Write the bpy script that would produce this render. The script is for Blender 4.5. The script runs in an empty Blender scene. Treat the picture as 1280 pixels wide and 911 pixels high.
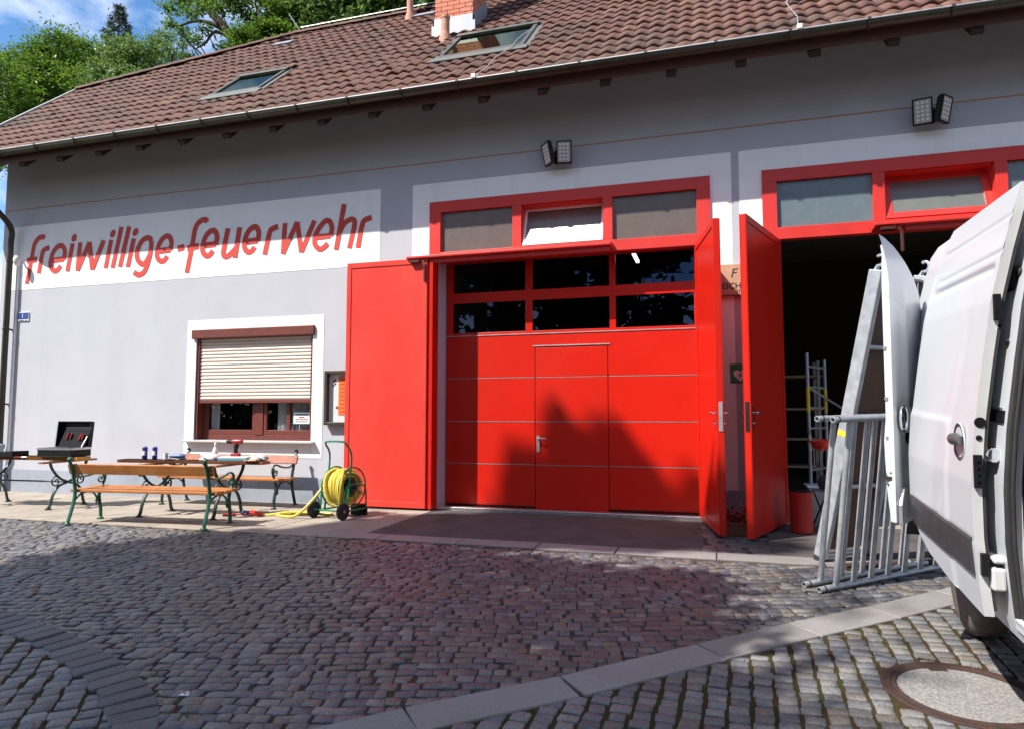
import bpy, bmesh, math, random
import numpy as np
from mathutils import Vector, Matrix
R = math.radians
random.seed(7); rng = np.random.default_rng(7)
sc = bpy.context.scene
COL = sc.collection

# ------------------------------------------------------------------ camera, sky, sun
cam_d = bpy.data.cameras.new('camera'); cam = bpy.data.objects.new('camera', cam_d); COL.objects.link(cam)
cam.location = (0, -9.577, 1.40)
cam.rotation_euler = (R(90 + 4.273), 0, R(16.7))
cam_d.sensor_width = 36; cam_d.lens = 850 / 1280 * 36
cam_d.clip_start = 0.05; cam_d.clip_end = 2000
sc.camera = cam

SUN_AZ, SUN_EL = 45.0, 50.0            # towards the sun: left of and behind the viewpoint
SUN = Vector((-math.sin(R(SUN_AZ)) * math.cos(R(SUN_EL)), -math.cos(R(SUN_AZ)) * math.cos(R(SUN_EL)), math.sin(R(SUN_EL))))
sun_d = bpy.data.lights.new('sun', 'SUN'); sun_d.energy = 5.0; sun_d.angle = R(0.53); sun_d.color = (1, .94, .85)
sun = bpy.data.objects.new('sun', sun_d); COL.objects.link(sun)
sun.rotation_euler = (-SUN).to_track_quat('-Z', 'Y').to_euler(); sun.location = SUN * 60

w = bpy.data.worlds.new('World'); sc.world = w; w.use_nodes = True
nt = w.node_tree; nt.nodes.clear()
N = nt.nodes.new; Lk = nt.links.new
out = N('ShaderNodeOutputWorld'); bg = N('ShaderNodeBackground'); sky = N('ShaderNodeTexSky')
sky.sky_type = 'NISHITA'; sky.sun_disc = False
sky.sun_elevation = R(SUN_EL); sky.sun_rotation = R(180 + SUN_AZ)
sky.air_density = 1.0; sky.dust_density = 0.6; sky.ozone_density = 2.0
bg.inputs['Strength'].default_value = 0.115
tc = N('ShaderNodeTexCoord'); mp = N('ShaderNodeMapping'); mp.inputs['Scale'].default_value = (1.0, 1.0, 1.7)
mp.inputs['Location'].default_value = (0.33, 0.1, 0.0)
no = N('ShaderNodeTexNoise'); no.inputs['Scale'].default_value = 4.2; no.inputs['Detail'].default_value = 9; no.inputs['Roughness'].default_value = .56
rp = N('ShaderNodeValToRGB'); rp.color_ramp.elements[0].position = .45; rp.color_ramp.elements[1].position = .66
rp.color_ramp.elements[1].color = (.85, .85, .85, 1)
mx = N('ShaderNodeMix'); mx.data_type = 'RGBA'; mx.inputs['B'].default_value = (8.6, 8.7, 9.2, 1)
Lk(tc.outputs['Generated'], mp.inputs['Vector']); Lk(mp.outputs[0], no.inputs['Vector']); Lk(no.outputs['Fac'], rp.inputs[0])
hsv = N('ShaderNodeHueSaturation'); hsv.inputs['Saturation'].default_value = 1.25; Lk(sky.outputs[0], hsv.inputs['Color'])
Lk(rp.outputs[0], mx.inputs['Factor']); Lk(hsv.outputs[0], mx.inputs['A']); Lk(mx.outputs['Result'], bg.inputs['Color'])
Lk(bg.outputs[0], out.inputs[0])
vs = sc.view_settings
vs.view_transform = 'Standard'; vs.look = 'None'; vs.exposure = 0.85; vs.gamma = 1.0; vs.use_curve_mapping = False
sc.cycles.max_bounces = 8; sc.cycles.transparent_max_bounces = 12

SLOPE, Y0 = .05, -2.45                  # the yard falls away from the house
def gz(y): return min(0.0, SLOPE * (max(y, -16) - Y0))

# ------------------------------------------------------------------ materials
MATS = {}
def mat(name, col, rough=.6, metal=0., var=0., vscale=6., bump=0., bscale=60., spec=.5, col2=None, island=0., coat=0., coord='Object'):
    m = bpy.data.materials.new(name); m.use_nodes = True; t = m.node_tree; n = t.nodes; l = t.links
    p = n['Principled BSDF']; p.inputs['Roughness'].default_value = rough; p.inputs['Metallic'].default_value = metal
    p.inputs['Specular IOR Level'].default_value = spec
    if coat: p.inputs['Coat Weight'].default_value = coat; p.inputs['Coat Roughness'].default_value = .08
    p.inputs['Base Color'].default_value = (*col, 1)
    src = None
    tcn = n.new('ShaderNodeTexCoord')
    if var > 0 or col2:
        ns = n.new('ShaderNodeTexNoise'); ns.inputs['Scale'].default_value = vscale; ns.inputs['Detail'].default_value = 8; ns.inputs['Roughness'].default_value = .65
        l.new(tcn.outputs[coord], ns.inputs['Vector'])
        cr = n.new('ShaderNodeValToRGB'); cr.color_ramp.elements[0].position = .32; cr.color_ramp.elements[1].position = .68
        c2 = col2 if col2 else tuple(min(1, c * (1 + var)) for c in col)
        c1 = col if col2 else tuple(c * (1 - var) for c in col)
        cr.color_ramp.elements[0].color = (*c1, 1); cr.color_ramp.elements[1].color = (*c2, 1)
        l.new(ns.outputs['Fac'], cr.inputs[0]); src = cr.outputs[0]
        rr = n.new('ShaderNodeMapRange'); rr.inputs['To Min'].default_value = max(.02, rough - .10 * min(1, rough * 2)); rr.inputs['To Max'].default_value = min(1, rough + .10 * min(1, rough * 2))
        l.new(ns.outputs['Fac'], rr.inputs['Value']); l.new(rr.outputs[0], p.inputs['Roughness'])
    if island > 0:
        g = n.new('ShaderNodeNewGeometry'); h = n.new('ShaderNodeHueSaturation')
        mr = n.new('ShaderNodeMapRange'); mr.inputs['To Min'].default_value = 1 - island; mr.inputs['To Max'].default_value = 1 + island
        l.new(g.outputs['Random Per Island'], mr.inputs['Value']); l.new(mr.outputs[0], h.inputs['Value'])
        if src: l.new(src, h.inputs['Color'])
        else: h.inputs['Color'].default_value = (*col, 1)
        src = h.outputs[0]
    if src: l.new(src, p.inputs['Base Color'])
    if bump > 0:
        nb = n.new('ShaderNodeTexNoise'); nb.inputs['Scale'].default_value = bscale; nb.inputs['Detail'].default_value = 6
        l.new(tcn.outputs[coord], nb.inputs['Vector'])
        b = n.new('ShaderNodeBump'); b.inputs['Strength'].default_value = bump; b.inputs['Distance'].default_value = .01
        l.new(nb.outputs['Fac'], b.inputs['Height']); l.new(b.outputs[0], p.inputs['Normal'])
    MATS[name] = m
    return m

def ramp_island(name, cols, rough, nscale=30., namt=.35, bump=.3, bscale=80., dirt=None):
    """separate stones / tiles / boards: one colour each from a ramp, plus grain"""
    m = mat(name, cols[0], rough); t = m.node_tree; n = t.nodes; l = t.links; p = n['Principled BSDF']
    g = n.new('ShaderNodeNewGeometry'); cr = n.new('ShaderNodeValToRGB'); e = cr.color_ramp.elements
    while len(e) < len(cols): e.new(.5)
    for i, c in enumerate(cols): e[i].position = i / (len(cols) - 1); e[i].color = (*c, 1)
    l.new(g.outputs['Random Per Island'], cr.inputs[0])
    tcn = n.new('ShaderNodeTexCoord')
    ns = n.new('ShaderNodeTexNoise'); ns.inputs['Scale'].default_value = nscale; ns.inputs['Detail'].default_value = 7; ns.inputs['Roughness'].default_value = .7
    l.new(tcn.outputs['Object'], ns.inputs['Vector'])
    mr = n.new('ShaderNodeMapRange'); mr.inputs['From Min'].default_value = .3; mr.inputs['From Max'].default_value = .7
    mr.inputs['To Min'].default_value = 1 - namt; mr.inputs['To Max'].default_value = 1 + namt
    l.new(ns.outputs['Fac'], mr.inputs['Value'])
    h = n.new('ShaderNodeHueSaturation'); l.new(cr.outputs[0], h.inputs['Color']); l.new(mr.outputs[0], h.inputs['Value'])
    src = h.outputs[0]
    if dirt:
        n2 = n.new('ShaderNodeTexNoise'); n2.inputs['Scale'].default_value = dirt[1]; n2.inputs['Detail'].default_value = 5
        l.new(tcn.outputs['Object'], n2.inputs['Vector'])
        r2 = n.new('ShaderNodeValToRGB'); r2.color_ramp.elements[0].position = .48; r2.color_ramp.elements[1].position = .75
        r2.color_ramp.elements[1].color = (dirt[2],) * 3 + (1,)
        l.new(n2.outputs['Fac'], r2.inputs[0])
        mxx = n.new('ShaderNodeMix'); mxx.data_type = 'RGBA'; mxx.inputs['B'].default_value = (*dirt[0], 1)
        l.new(r2.outputs[0], mxx.inputs['Factor']); l.new(src, mxx.inputs['A']); src = mxx.outputs['Result']
    l.new(src, p.inputs['Base Color'])
    nb = n.new('ShaderNodeTexNoise'); nb.inputs['Scale'].default_value = bscale; nb.inputs['Detail'].default_value = 5
    l.new(tcn.outputs['Object'], nb.inputs['Vector'])
    b = n.new('ShaderNodeBump'); b.inputs['Strength'].default_value = bump; b.inputs['Distance'].default_value = .01
    l.new(nb.outputs['Fac'], b.inputs['Height']); l.new(b.outputs[0], p.inputs['Normal'])
    return m

def glass(name, tint=(.5, .52, .55), gloss=.12, rough=.0, gcol=(.95, .97, 1, 1)):
    m = bpy.data.materials.new(name); m.use_nodes = True; t = m.node_tree; n = t.nodes; l = t.links; n.clear()
    o = n.new('ShaderNodeOutputMaterial'); mixs = n.new('ShaderNodeMixShader'); tr = n.new('ShaderNodeBsdfTransparent'); gl = n.new('ShaderNodeBsdfGlossy')
    tr.inputs['Color'].default_value = (*tint, 1); gl.inputs['Roughness'].default_value = rough
    gl.inputs['Color'].default_value = gcol
    fr = n.new('ShaderNodeFresnel'); ge = n.new('ShaderNodeNewGeometry'); mi_ = n.new('ShaderNodeMapRange'); mi_.inputs['To Min'].default_value = 1.5; mi_.inputs['To Max'].default_value = 1 / 1.5
    l.new(ge.outputs['Backfacing'], mi_.inputs['Value']); l.new(mi_.outputs[0], fr.inputs['IOR'])
    ma = n.new('ShaderNodeMath'); ma.operation = 'ADD'; ma.inputs[1].default_value = gloss
    # slightly wavy pane
    tcn = n.new('ShaderNodeTexCoord'); ns = n.new('ShaderNodeTexNoise'); ns.inputs['Scale'].default_value = 2.2; ns.inputs['Detail'].default_value = 2
    bp = n.new('ShaderNodeBump'); bp.inputs['Strength'].default_value = .015; bp.inputs['Distance'].default_value = .06
    l.new(tcn.outputs['Object'], ns.inputs['Vector']); l.new(ns.outputs['Fac'], bp.inputs['Height']); l.new(bp.outputs[0], gl.inputs['Normal'])
    l.new(fr.outputs[0], ma.inputs[0]); l.new(ma.outputs[0], mixs.inputs[0]); l.new(tr.outputs[0], mixs.inputs[1]); l.new(gl.outputs[0], mixs.inputs[2]); l.new(mixs.outputs[0], o.inputs[0])
    MATS[name] = m
    return m

def leafmat(name, cols, trans=.35):
    m = bpy.data.materials.new(name); m.use_nodes = True; t = m.node_tree; n = t.nodes; l = t.links; n.clear()
    o = n.new('ShaderNodeOutputMaterial'); mixs = n.new('ShaderNodeMixShader'); p = n.new('ShaderNodeBsdfPrincipled'); tl = n.new('ShaderNodeBsdfTranslucent')
    p.inputs['Roughness'].default_value = .45; p.inputs['Specular IOR Level'].default_value = .4
    g = n.new('ShaderNodeNewGeometry'); cr = n.new('ShaderNodeValToRGB'); e = cr.color_ramp.elements
    while len(e) < len(cols): e.new(.5)
    for i, c in enumerate(cols): e[i].position = i / (len(cols) - 1); e[i].color = (*c, 1)
    l.new(g.outputs['Random Per Island'], cr.inputs[0]); l.new(cr.outputs[0], p.inputs['Base Color'])
    hs = n.new('ShaderNodeHueSaturation'); hs.inputs['Value'].default_value = 1.75; hs.inputs['Hue'].default_value = .485
    l.new(cr.outputs[0], hs.inputs['Color']); l.new(hs.outputs[0], tl.inputs['Color'])
    mixs.inputs[0].default_value = trans
    l.new(p.outputs[0], mixs.inputs[1]); l.new(tl.outputs[0], mixs.inputs[2]); l.new(mixs.outputs[0], o.inputs[0])
    MATS[name] = m
    return m

# ------------------------------------------------------------------ mesh helpers
class MB:
    def __init__(s): s.v = []; s.f = []; s.mi = []; s.cur = 0; s.pr = []
    def add(s, vs, fs):
        o = len(s.v); s.v += [tuple(v) for v in vs]; s.pr.append((o, len(s.f), len(fs)))
        for f in fs: s.f.append([o + i for i in f]); s.mi.append(s.cur)
        return s
    def bx(s, x0, x1, y0, y1, z0, z1, T=None):
        v = [(x, y, z) for z in (z0, z1) for y in (y0, y1) for x in (x0, x1)]
        if T is not None: v = [tuple(T @ Vector(q)) for q in v]
        return s.add(v, [(0, 2, 3, 1), (4, 5, 7, 6), (0, 1, 5, 4), (2, 6, 7, 3), (0, 4, 6, 2), (1, 3, 7, 5)])
    def bar(s, a, b, wx, wz, up=(0, 0, 1)):
        a = Vector(a); b = Vector(b); d = b - a; L = d.length; d.normalize(); u = Vector(up); sx = d.cross(u)
        if sx.length < 1e-4: sx = d.cross(Vector((1, 0, 0)))
        sx.normalize(); uz = sx.cross(d)
        T = Matrix((sx, d, uz)).transposed().to_4x4(); T.translation = a
        return s.bx(-wx / 2, wx / 2, 0, L, -wz / 2, wz / 2, T)
    def tube(s, pts, r, n=8, closed=False, cap=True, flat=1.0, up=None):
        P = [Vector(p) for p in pts]; m = len(P)
        rad = r if isinstance(r, (list, tuple)) else [r] * m
        tang = []
        for i in range(m):
            a = P[(i - 1) % m] if (closed or i > 0) else P[i]; b = P[(i + 1) % m] if (closed or i < m - 1) else P[i]
            d = b - a; tang.append(d.normalized() if d.length > 1e-9 else Vector((0, 0, 1)))
        ref = Vector(up) if up else (Vector((0, 0, 1)) if abs(tang[0].z) < .9 else Vector((1, 0, 0)))
        nrm = (ref - tang[0] * ref.dot(tang[0])).normalized()
        vs = []
        for i in range(m):
            base = Vector(up) if up else nrm
            q = base - tang[i] * base.dot(tang[i])
            if q.length > 1e-5: nrm = q.normalized()
            bi = tang[i].cross(nrm)
            for k in range(n):
                a = 2 * math.pi * k / n + math.pi / n
                vs.append(P[i] + nrm * math.cos(a) * rad[i] * flat + bi * math.sin(a) * rad[i])
        fs = []
        for i in range(m if closed else m - 1):
            j = (i + 1) % m
            for k in range(n):
                k2 = (k + 1) % n
                fs.append((i * n + k, i * n + k2, j * n + k2, j * n + k))
        if cap and not closed:
            fs.append(tuple(reversed(range(n)))); fs.append(tuple((m - 1) * n + k for k in range(n)))
        return s.add(vs, fs)
    def lathe(s, prof, n=20, T=None, a0=0., a1=2 * math.pi):
        full = abs(a1 - a0 - 2 * math.pi) < 1e-6; k = n if full else n + 1
        vs = []
        for r, z in prof:
            for i in range(k):
                a = a0 + (a1 - a0) * i / n
                v = Vector((r * math.cos(a), r * math.sin(a), z)); vs.append(T @ v if T is not None else v)
        fs = []
        for j in range(len(prof) - 1):
            for i in range(n):
                i2 = (i + 1) % k if full else i + 1
                fs.append((j * k + i, j * k + i2, (j + 1) * k + i2, (j + 1) * k + i))
        if full:
            if prof[0][0] > 1e-6: fs.append(tuple(reversed(range(k))))
            if prof[-1][0] > 1e-6: fs.append(tuple((len(prof) - 1) * k + i for i in range(k)))
        return s.add(vs, fs)
    def prism(s, poly, fa, fb):
        """poly of 2-D points; fa, fb map them to the two faces"""
        n = len(poly); vs = [fa(*p) for p in poly] + [fb(*p) for p in poly]
        fs = [tuple(range(n)), tuple(reversed(range(n, 2 * n)))]
        for i in range(n): j = (i + 1) % n; fs.append((i, i + n, j + n, j))
        return s.add(vs, fs)
    def quad(s, a, b, c, d): return s.add([a, b, c, d], [(0, 1, 2, 3)])
    def build(s, name, m, parent=None, bevel=0., smooth=False, label=None, seg=2):
        me = bpy.data.meshes.new(name); me.from_pydata([tuple(v) for v in s.v], [], s.f)
        for mm in (m if isinstance(m, (list, tuple)) else [m]): me.materials.append(MATS[mm] if isinstance(mm, str) else mm)
        if max(s.mi, default=0) > 0: me.polygons.foreach_set('material_index', s.mi)
        b = bmesh.new(); b.from_mesh(me); bmesh.ops.recalc_face_normals(b, faces=b.faces); b.to_mesh(me); b.free()
        o = bpy.data.objects.new(name, me); COL.objects.link(o)
        if smooth:
            me.polygons.foreach_set('use_smooth', [True] * len(me.polygons))
            try: me.set_sharp_from_angle(angle=R(40))
            except Exception: pass
        if bevel > 0:
            md = o.modifiers.new('bevel', 'BEVEL'); md.width = bevel; md.segments = seg; md.limit_method = 'ANGLE'; md.angle_limit = R(40)
            md.harden_normals = False
        if parent is not None: o.parent = parent
        if label: o['label'] = label
        return o

def each(mb, name, m, parent=None, group=1, **k):
    """every piece of the mesh builder as an object of its own"""
    out = []
    for i in range(0, len(mb.pr), group):
        q = MB()
        for o, f0, nf in mb.pr[i:i + group]:
            fs = mb.f[f0:f0 + nf]; ids = sorted({j for f in fs for j in f}); mp_ = {j: n for n, j in enumerate(ids)}
            q.add([mb.v[j] for j in ids], [[mp_[j] for j in f] for f in fs])
        out.append(q.build(name, m, parent, **k))
    return out

def npmesh(name, V, F, m, parent=None, smooth=False):
    me = bpy.data.meshes.new(name); V = np.asarray(V, np.float32); k = len(F[0]) if not isinstance(F, np.ndarray) else F.shape[1]
    F = np.asarray(F, np.int32)
    me.vertices.add(len(V)); me.vertices.foreach_set('co', V.ravel())
    me.loops.add(F.size); me.loops.foreach_set('vertex_index', F.ravel())
    me.polygons.add(len(F)); me.polygons.foreach_set('loop_start', np.arange(0, F.size, k, dtype=np.int32))
    try: me.polygons.foreach_set('loop_total', np.full(len(F), k, np.int32))
    except Exception: pass
    me.update(calc_edges=True); me.validate()
    for mm in (m if isinstance(m, (list, tuple)) else [m]): me.materials.append(MATS[mm])
    if smooth: me.polygons.foreach_set('use_smooth', np.ones(len(me.polygons), bool))
    o = bpy.data.objects.new(name, me); COL.objects.link(o)
    if parent is not None: o.parent = parent
    return o

def thing(name, label, cat, loc=(0, 0, 0), rot=(0, 0, 0), group=None):
    o = bpy.data.objects.new(name, None); COL.objects.link(o); o.location = loc; o.rotation_euler = rot
    o.empty_display_size = .1; o['label'] = label; o['category'] = cat
    if group: o['group'] = group
    return o
def tag(o, label, cat, group=None):
    o['label'] = label; o['category'] = cat
    if group: o['group'] = group
    return o
def struct(o): o['kind'] = 'structure'; return o
def text_mesh(name, body, size, m, parent, loc, rot=(R(90), 0, 0), extrude=.001, align='CENTER', sx=1.0, shear=0., bold=0.):
    cu = bpy.data.curves.new(name, 'FONT'); cu.body = body; cu.size = size; cu.extrude = extrude; cu.align_x = align; cu.align_y = 'CENTER'; cu.shear = shear; cu.offset = bold
    o = bpy.data.objects.new(name, cu); COL.objects.link(o)
    dg = bpy.context.evaluated_depsgraph_get(); me = bpy.data.meshes.new_from_object(o.evaluated_get(dg))
    bpy.data.objects.remove(o); me.name = name
    me.materials.clear(); me.materials.append(MATS[m])
    o = bpy.data.objects.new(name, me); COL.objects.link(o); o.location = loc; o.rotation_euler = rot; o.scale = (sx, 1, 1)
    if parent is not None: o.parent = parent
    return o
def smooth_pts(P, k=6, closed=False):
    P = [Vector(p) for p in P]; n = len(P); out = []
    for i in range(n if closed else n - 1):
        p0 = P[(i - 1) % n] if (closed or i > 0) else P[0]; p1 = P[i]; p2 = P[(i + 1) % n]; p3 = P[(i + 2) % n] if (closed or i + 2 < n) else P[-1]
        for j in range(k):
            t = j / k
            out.append(.5 * ((2 * p1) + (-p0 + p2) * t + (2 * p0 - 5 * p1 + 4 * p2 - p3) * t * t + (-p0 + 3 * p1 - 3 * p2 + p3) * t ** 3))
    if not closed: out.append(P[-1])
    return out

def weather(name, sc, amt, lo=.52, hi=.72, col=None):
    """blotches and runs: a stretched noise laid over the base colour"""
    m = MATS[name]; t = m.node_tree; n = t.nodes; l = t.links; p = n['Principled BSDF']; ip = p.inputs['Base Color']
    tcn = n.new('ShaderNodeTexCoord'); mp_ = n.new('ShaderNodeMapping'); mp_.inputs['Scale'].default_value = sc
    ns = n.new('ShaderNodeTexNoise'); ns.inputs['Scale'].default_value = 1; ns.inputs['Detail'].default_value = 9; ns.inputs['Roughness'].default_value = .68
    cr = n.new('ShaderNodeValToRGB'); cr.color_ramp.elements[0].position = lo; cr.color_ramp.elements[1].position = hi; cr.color_ramp.elements[1].color = (amt, amt, amt, 1)
    mx_ = n.new('ShaderNodeMix'); mx_.data_type = 'RGBA'
    l.new(tcn.outputs['Object'], mp_.inputs['Vector']); l.new(mp_.outputs[0], ns.inputs['Vector']); l.new(ns.outputs['Fac'], cr.inputs[0]); l.new(cr.outputs[0], mx_.inputs['Factor'])
    if ip.links: l.new(ip.links[0].from_socket, mx_.inputs['A'])
    else: mx_.inputs['A'].default_value = ip.default_value
    mx_.inputs['B'].default_value = (*col, 1); l.new(mx_.outputs['Result'], ip)
# palette
mat('plaster_grey', (.445, .455, .505), .9, var=.05, vscale=1.3, bump=.25, bscale=140, spec=.2)
mat('plaster_white', (.86, .86, .86), .9, var=.03, vscale=1.1, bump=.2, bscale=140, spec=.2)
mat('plinth_grey', (.31, .34, .40), .85, var=.10, vscale=2, bump=.25, bscale=120, spec=.2)
mat('line_brown', (.42, .22, .13), .85, var=.1)
mat('letter_red', (.54, .044, .032), .7, var=.05, vscale=9)
mat('red_paint', (.54, .012, .004), .34, var=.04, vscale=1.5, spec=.35)
mat('red_faded', (.62, .040, .028), .40, var=.06, vscale=2.0, spec=.35)
mat('red_frame', (.56, .030, .023), .42, var=.06, vscale=4)
mat('white_metal', (.78, .79, .80), .4, var=.03)
mat('alu', (.62, .63, .65), .38, metal=1., var=.12, vscale=14)
mat('alu_worn', (.40, .415, .44), .45, metal=.5, var=.22, vscale=9, bump=.1, bscale=50)
mat('zinc', (.44, .45, .45), .5, metal=.7, var=.12, vscale=8)
mat('gutter_brown', (.060, .050, .034), .40, metal=.5, var=.2, vscale=5)
mat('wood_dark', (.028, .014, .009), .75, var=.25, vscale=12)
mat('fascia', (.075, .028, .016), .7, var=.2, vscale=8)
mat('window_brown', (.135, .030, .020), .45, var=.12, vscale=7)
mat('window_dark', (.060, .012, .010), .45, var=.1)
mat('shutter_cream', (.62, .53, .46), .55, var=.03, vscale=3)
mat('sill_stone', (.42, .42, .40), .7, var=.12, vscale=12)
mat('curtain', (.62, .64, .66), .9, var=.06, vscale=10)
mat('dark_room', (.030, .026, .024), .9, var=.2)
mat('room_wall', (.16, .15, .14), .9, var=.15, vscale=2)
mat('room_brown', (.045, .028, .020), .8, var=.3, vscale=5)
mat('black_plastic', (.007, .007, .008), .5, var=.2, vscale=20, spec=.25)
mat('black_rubber', (.020, .020, .021), .75, var=.25, vscale=15)
mat('iron_green', (.012, .085, .050), .38, var=.25, vscale=25, bump=.1, bscale=60)
mat('iron_dark', (.010, .030, .024), .42, var=.3, vscale=20)
mat('tube_green', (.010, .19, .085), .35, var=.1, vscale=20)
mat('hose_yellow', (.66, .52, .08), .45, var=.10, vscale=20)
mat('wood_orange', (.34, .105, .020), .5, col2=(.47, .185, .045), vscale=5, bump=.1, bscale=30)
mat('wood_honey', (.56, .235, .025), .48, col2=(.68, .34, .06), vscale=5, bump=.1, bscale=30)
mat('wood_brown', (.20, .065, .025), .5, col2=(.34, .14, .06), vscale=6, bump=.1, bscale=30)
mat('wood_red', (.30, .10, .07), .5, col2=(.42, .19, .13), vscale=6, bump=.1, bscale=30)
mat('wood_plain', (.50, .35, .20), .6, col2=(.60, .44, .28), vscale=5)
mat('van_white', (.52, .54, .575), .30, var=.012, vscale=2, spec=.4, coat=.12)
mat('van_inner', (.50, .51, .52), .4, var=.05, vscale=6)
mat('van_trim', (.035, .036, .040), .45, var=.15, vscale=8)
mat('chrome', (.75, .76, .78), .12, metal=1.)
mat('tyre_dust', (.11, .085, .075), .9, var=.3, vscale=18)
mat('concrete', (.25, .22, .185), .85, col2=(.36, .315, .265), vscale=1.6, bump=.35, bscale=90, spec=.25)
mat('asphalt', (.055, .050, .050), .85, col2=(.115, .10, .095), vscale=3.0, bump=.8, bscale=160, spec=.3)
mat('cover_concrete', (.12, .118, .118), .85, col2=(.34, .325, .315), vscale=60, bump=.5, bscale=120, spec=.3)
mat('rust', (.028, .017, .014), .85, col2=(.060, .028, .021), vscale=14, bump=.4, bscale=70)
mat('soil', (.055, .026, .016), .95, col2=(.036, .042, .014), vscale=4.5, bump=.6, bscale=70, spec=.1)
mat('joint_fill', (.045, .038, .032), .95, col2=(.085, .066, .050), vscale=4, bump=.5, bscale=90, spec=.1)
mat('meadow', (.05, .09, .025), .95, var=.3, vscale=.5)
mat('bark', (.055, .038, .026), .9, var=.35, vscale=7, bump=.6, bscale=14)
mat('sign_green', (.010, .24, .10), .4); mat('sign_white', (.78, .80, .80), .5, var=.02); mat('sign_blue', (.015, .04, .22), .35)
mat('sign_black', (.02, .02, .02), .6); mat('sign_red', (.5, .03, .04), .6)
mat('poster_orange', (.85, .18, .03), .7, var=.05); mat('poster_ink', (.55, .09, .02), .7)
mat('notice_frame', (.075, .060, .045), .4, metal=.4, var=.15, vscale=10)
mat('plank_wood', (.40, .24, .15), .6, col2=(.50, .33, .22), vscale=6)
mat('can_blue', (.03, .04, .30), .3, metal=.4, var=.1); mat('can_grey', (.45, .46, .48), .35, metal=.6)
mat('tool_red', (.32, .012, .018), .38, var=.1); mat('tool_blue', (.06, .12, .30), .45, var=.1); mat('cloth_pink', (.62, .52, .55), .8, var=.1, vscale=20)
mat('bottle_pale', (.75, .77, .74), .25); mat('bottle_yellow', (.75, .52, .03), .4)
mat('carton_teal', (.12, .30, .38), .55, var=.1); mat('paper', (.72, .73, .76), .7)
mat('helmet_red', (.75, .035, .015), .35); mat('bin_red', (.42, .022, .014), .45, var=.1)
mat('bag_blue', (.035, .045, .075), .75, var=.3, vscale=14); mat('yellow_tape', (.75, .48, .03), .5)
mat('petal_red', (.22, .022, .010), .6, var=.35, vscale=30); mat('pot_clay', (.20, .09, .05), .8, var=.2, vscale=12)
mat('brick', (.52, .16, .085), .8, col2=(.62, .22, .13), vscale=7, bump=.3, bscale=60)
mat('mortar', (.14, .10, .085), .9, var=.1, vscale=20)
mat('lead', (.27, .28, .31), .55, metal=.5, var=.15, vscale=6)
mat('clay_pipe', (.44, .22, .15), .75, var=.2, vscale=12)
mat('handle_grey', (.20, .20, .21), .38, metal=.7, var=.1)
mat('led_face', (.42, .42, .40), .3, var=.15, vscale=60)
mat('lead_dark', (.13, .135, .125), .55, metal=.4, var=.15, vscale=6)
mat('frame_grey', (.10, .10, .085), .45, metal=.5, var=.15)
mat('pallet_wood', (.45, .36, .28), .8, var=.2, vscale=10)
ramp_island('cobble', [(.098, .097, .104), (.062, .068, .084), (.150, .148, .152), (.128, .104, .082), (.078, .086, .108), (.185, .178, .168), (.084, .076, .074), (.118, .123, .138), (.055, .057, .066), (.108, .100, .104), (.150, .124, .098), (.088, .094, .112), (.068, .070, .080)], .46, nscale=70, namt=.60, bump=1.0, bscale=55, dirt=((.085, .066, .050), 1.3, .55))
ramp_island('cobble_old', [(0.143, 0.143, 0.152), (0.103, 0.109, 0.125), (0.189, 0.186, 0.186), (0.156, 0.136, 0.116), (0.121, 0.129, 0.147), (0.207, 0.202, 0.198), (0.127, 0.121, 0.120), (0.096, 0.099, 0.110)], .55, nscale=50, namt=.42, bump=.9, bscale=60, dirt=((0.092, 0.072, 0.051), 2.0, .45))
ramp_island('granite_slab', [(.20, .185, .18), (.235, .225, .22), (.19, .19, .20)], .6, nscale=60, namt=.22, bump=.35, bscale=110, dirt=((.17, .15, .13), 2.2, .6))
ramp_island('granite_dark', [(.060, .058, .066), (.095, .092, .098), (.048, .050, .062), (.075, .070, .070)], .55, nscale=45, namt=.40, bump=.8, bscale=70, dirt=((.06, .05, .04), 2.0, .5))
ramp_island('roof_tile', [(.110, .043, .030), (.128, .052, .036), (.098, .039, .029), (.140, .060, .042), (.118, .046, .032), (.104, .043, .033), (.165, .080, .056)], .78, nscale=18, namt=.30, bump=.5, bscale=60, dirt=((.050, .033, .025), .9, .8))
glass('pane_clear', (.30, .33, .42), .02, gcol=(.34, .43, .72, 1))  # blue gloss colour imitates dark blue reflections
glass('pane_skylight', (.30, .33, .28), .12, gcol=(.50, .56, .42, 1))  # green gloss colour imitates the reflection of trees
glass('pane_thin', (.92, .94, .95), .0)
def ribbed(name, col):
    m = mat(name, col, .27, var=.10, vscale=7, spec=.9); t = m.node_tree; n = t.nodes; l = t.links; p = n['Principled BSDF']
    for lk in list(p.inputs['Roughness'].links): l.remove(lk)
    p.inputs['Roughness'].default_value = .27
    tcn = n.new('ShaderNodeTexCoord'); wv = n.new('ShaderNodeTexWave'); wv.inputs['Scale'].default_value = 26; wv.inputs['Distortion'].default_value = .4
    b = n.new('ShaderNodeBump'); b.inputs['Strength'].default_value = .22; b.inputs['Distance'].default_value = .004
    l.new(tcn.outputs['Object'], wv.inputs['Vector']); l.new(wv.outputs['Fac'], b.inputs['Height']); l.new(b.outputs[0], p.inputs['Normal'])
ribbed('glass_ribbed', (.125, .105, .095)); ribbed('glass_ribbed_green', (.115, .125, .115)); ribbed('glass_ribbed_blue', (.12, .16, .18))
leafmat('leaf_robinia', [(.045, .115, .010), (.085, .165, .018), (.028, .080, .010), (.115, .200, .028)], .42)
leafmat('leaf_light', [(.075, .145, .030), (.105, .185, .045), (.050, .110, .020), (.13, .21, .06)])
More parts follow.
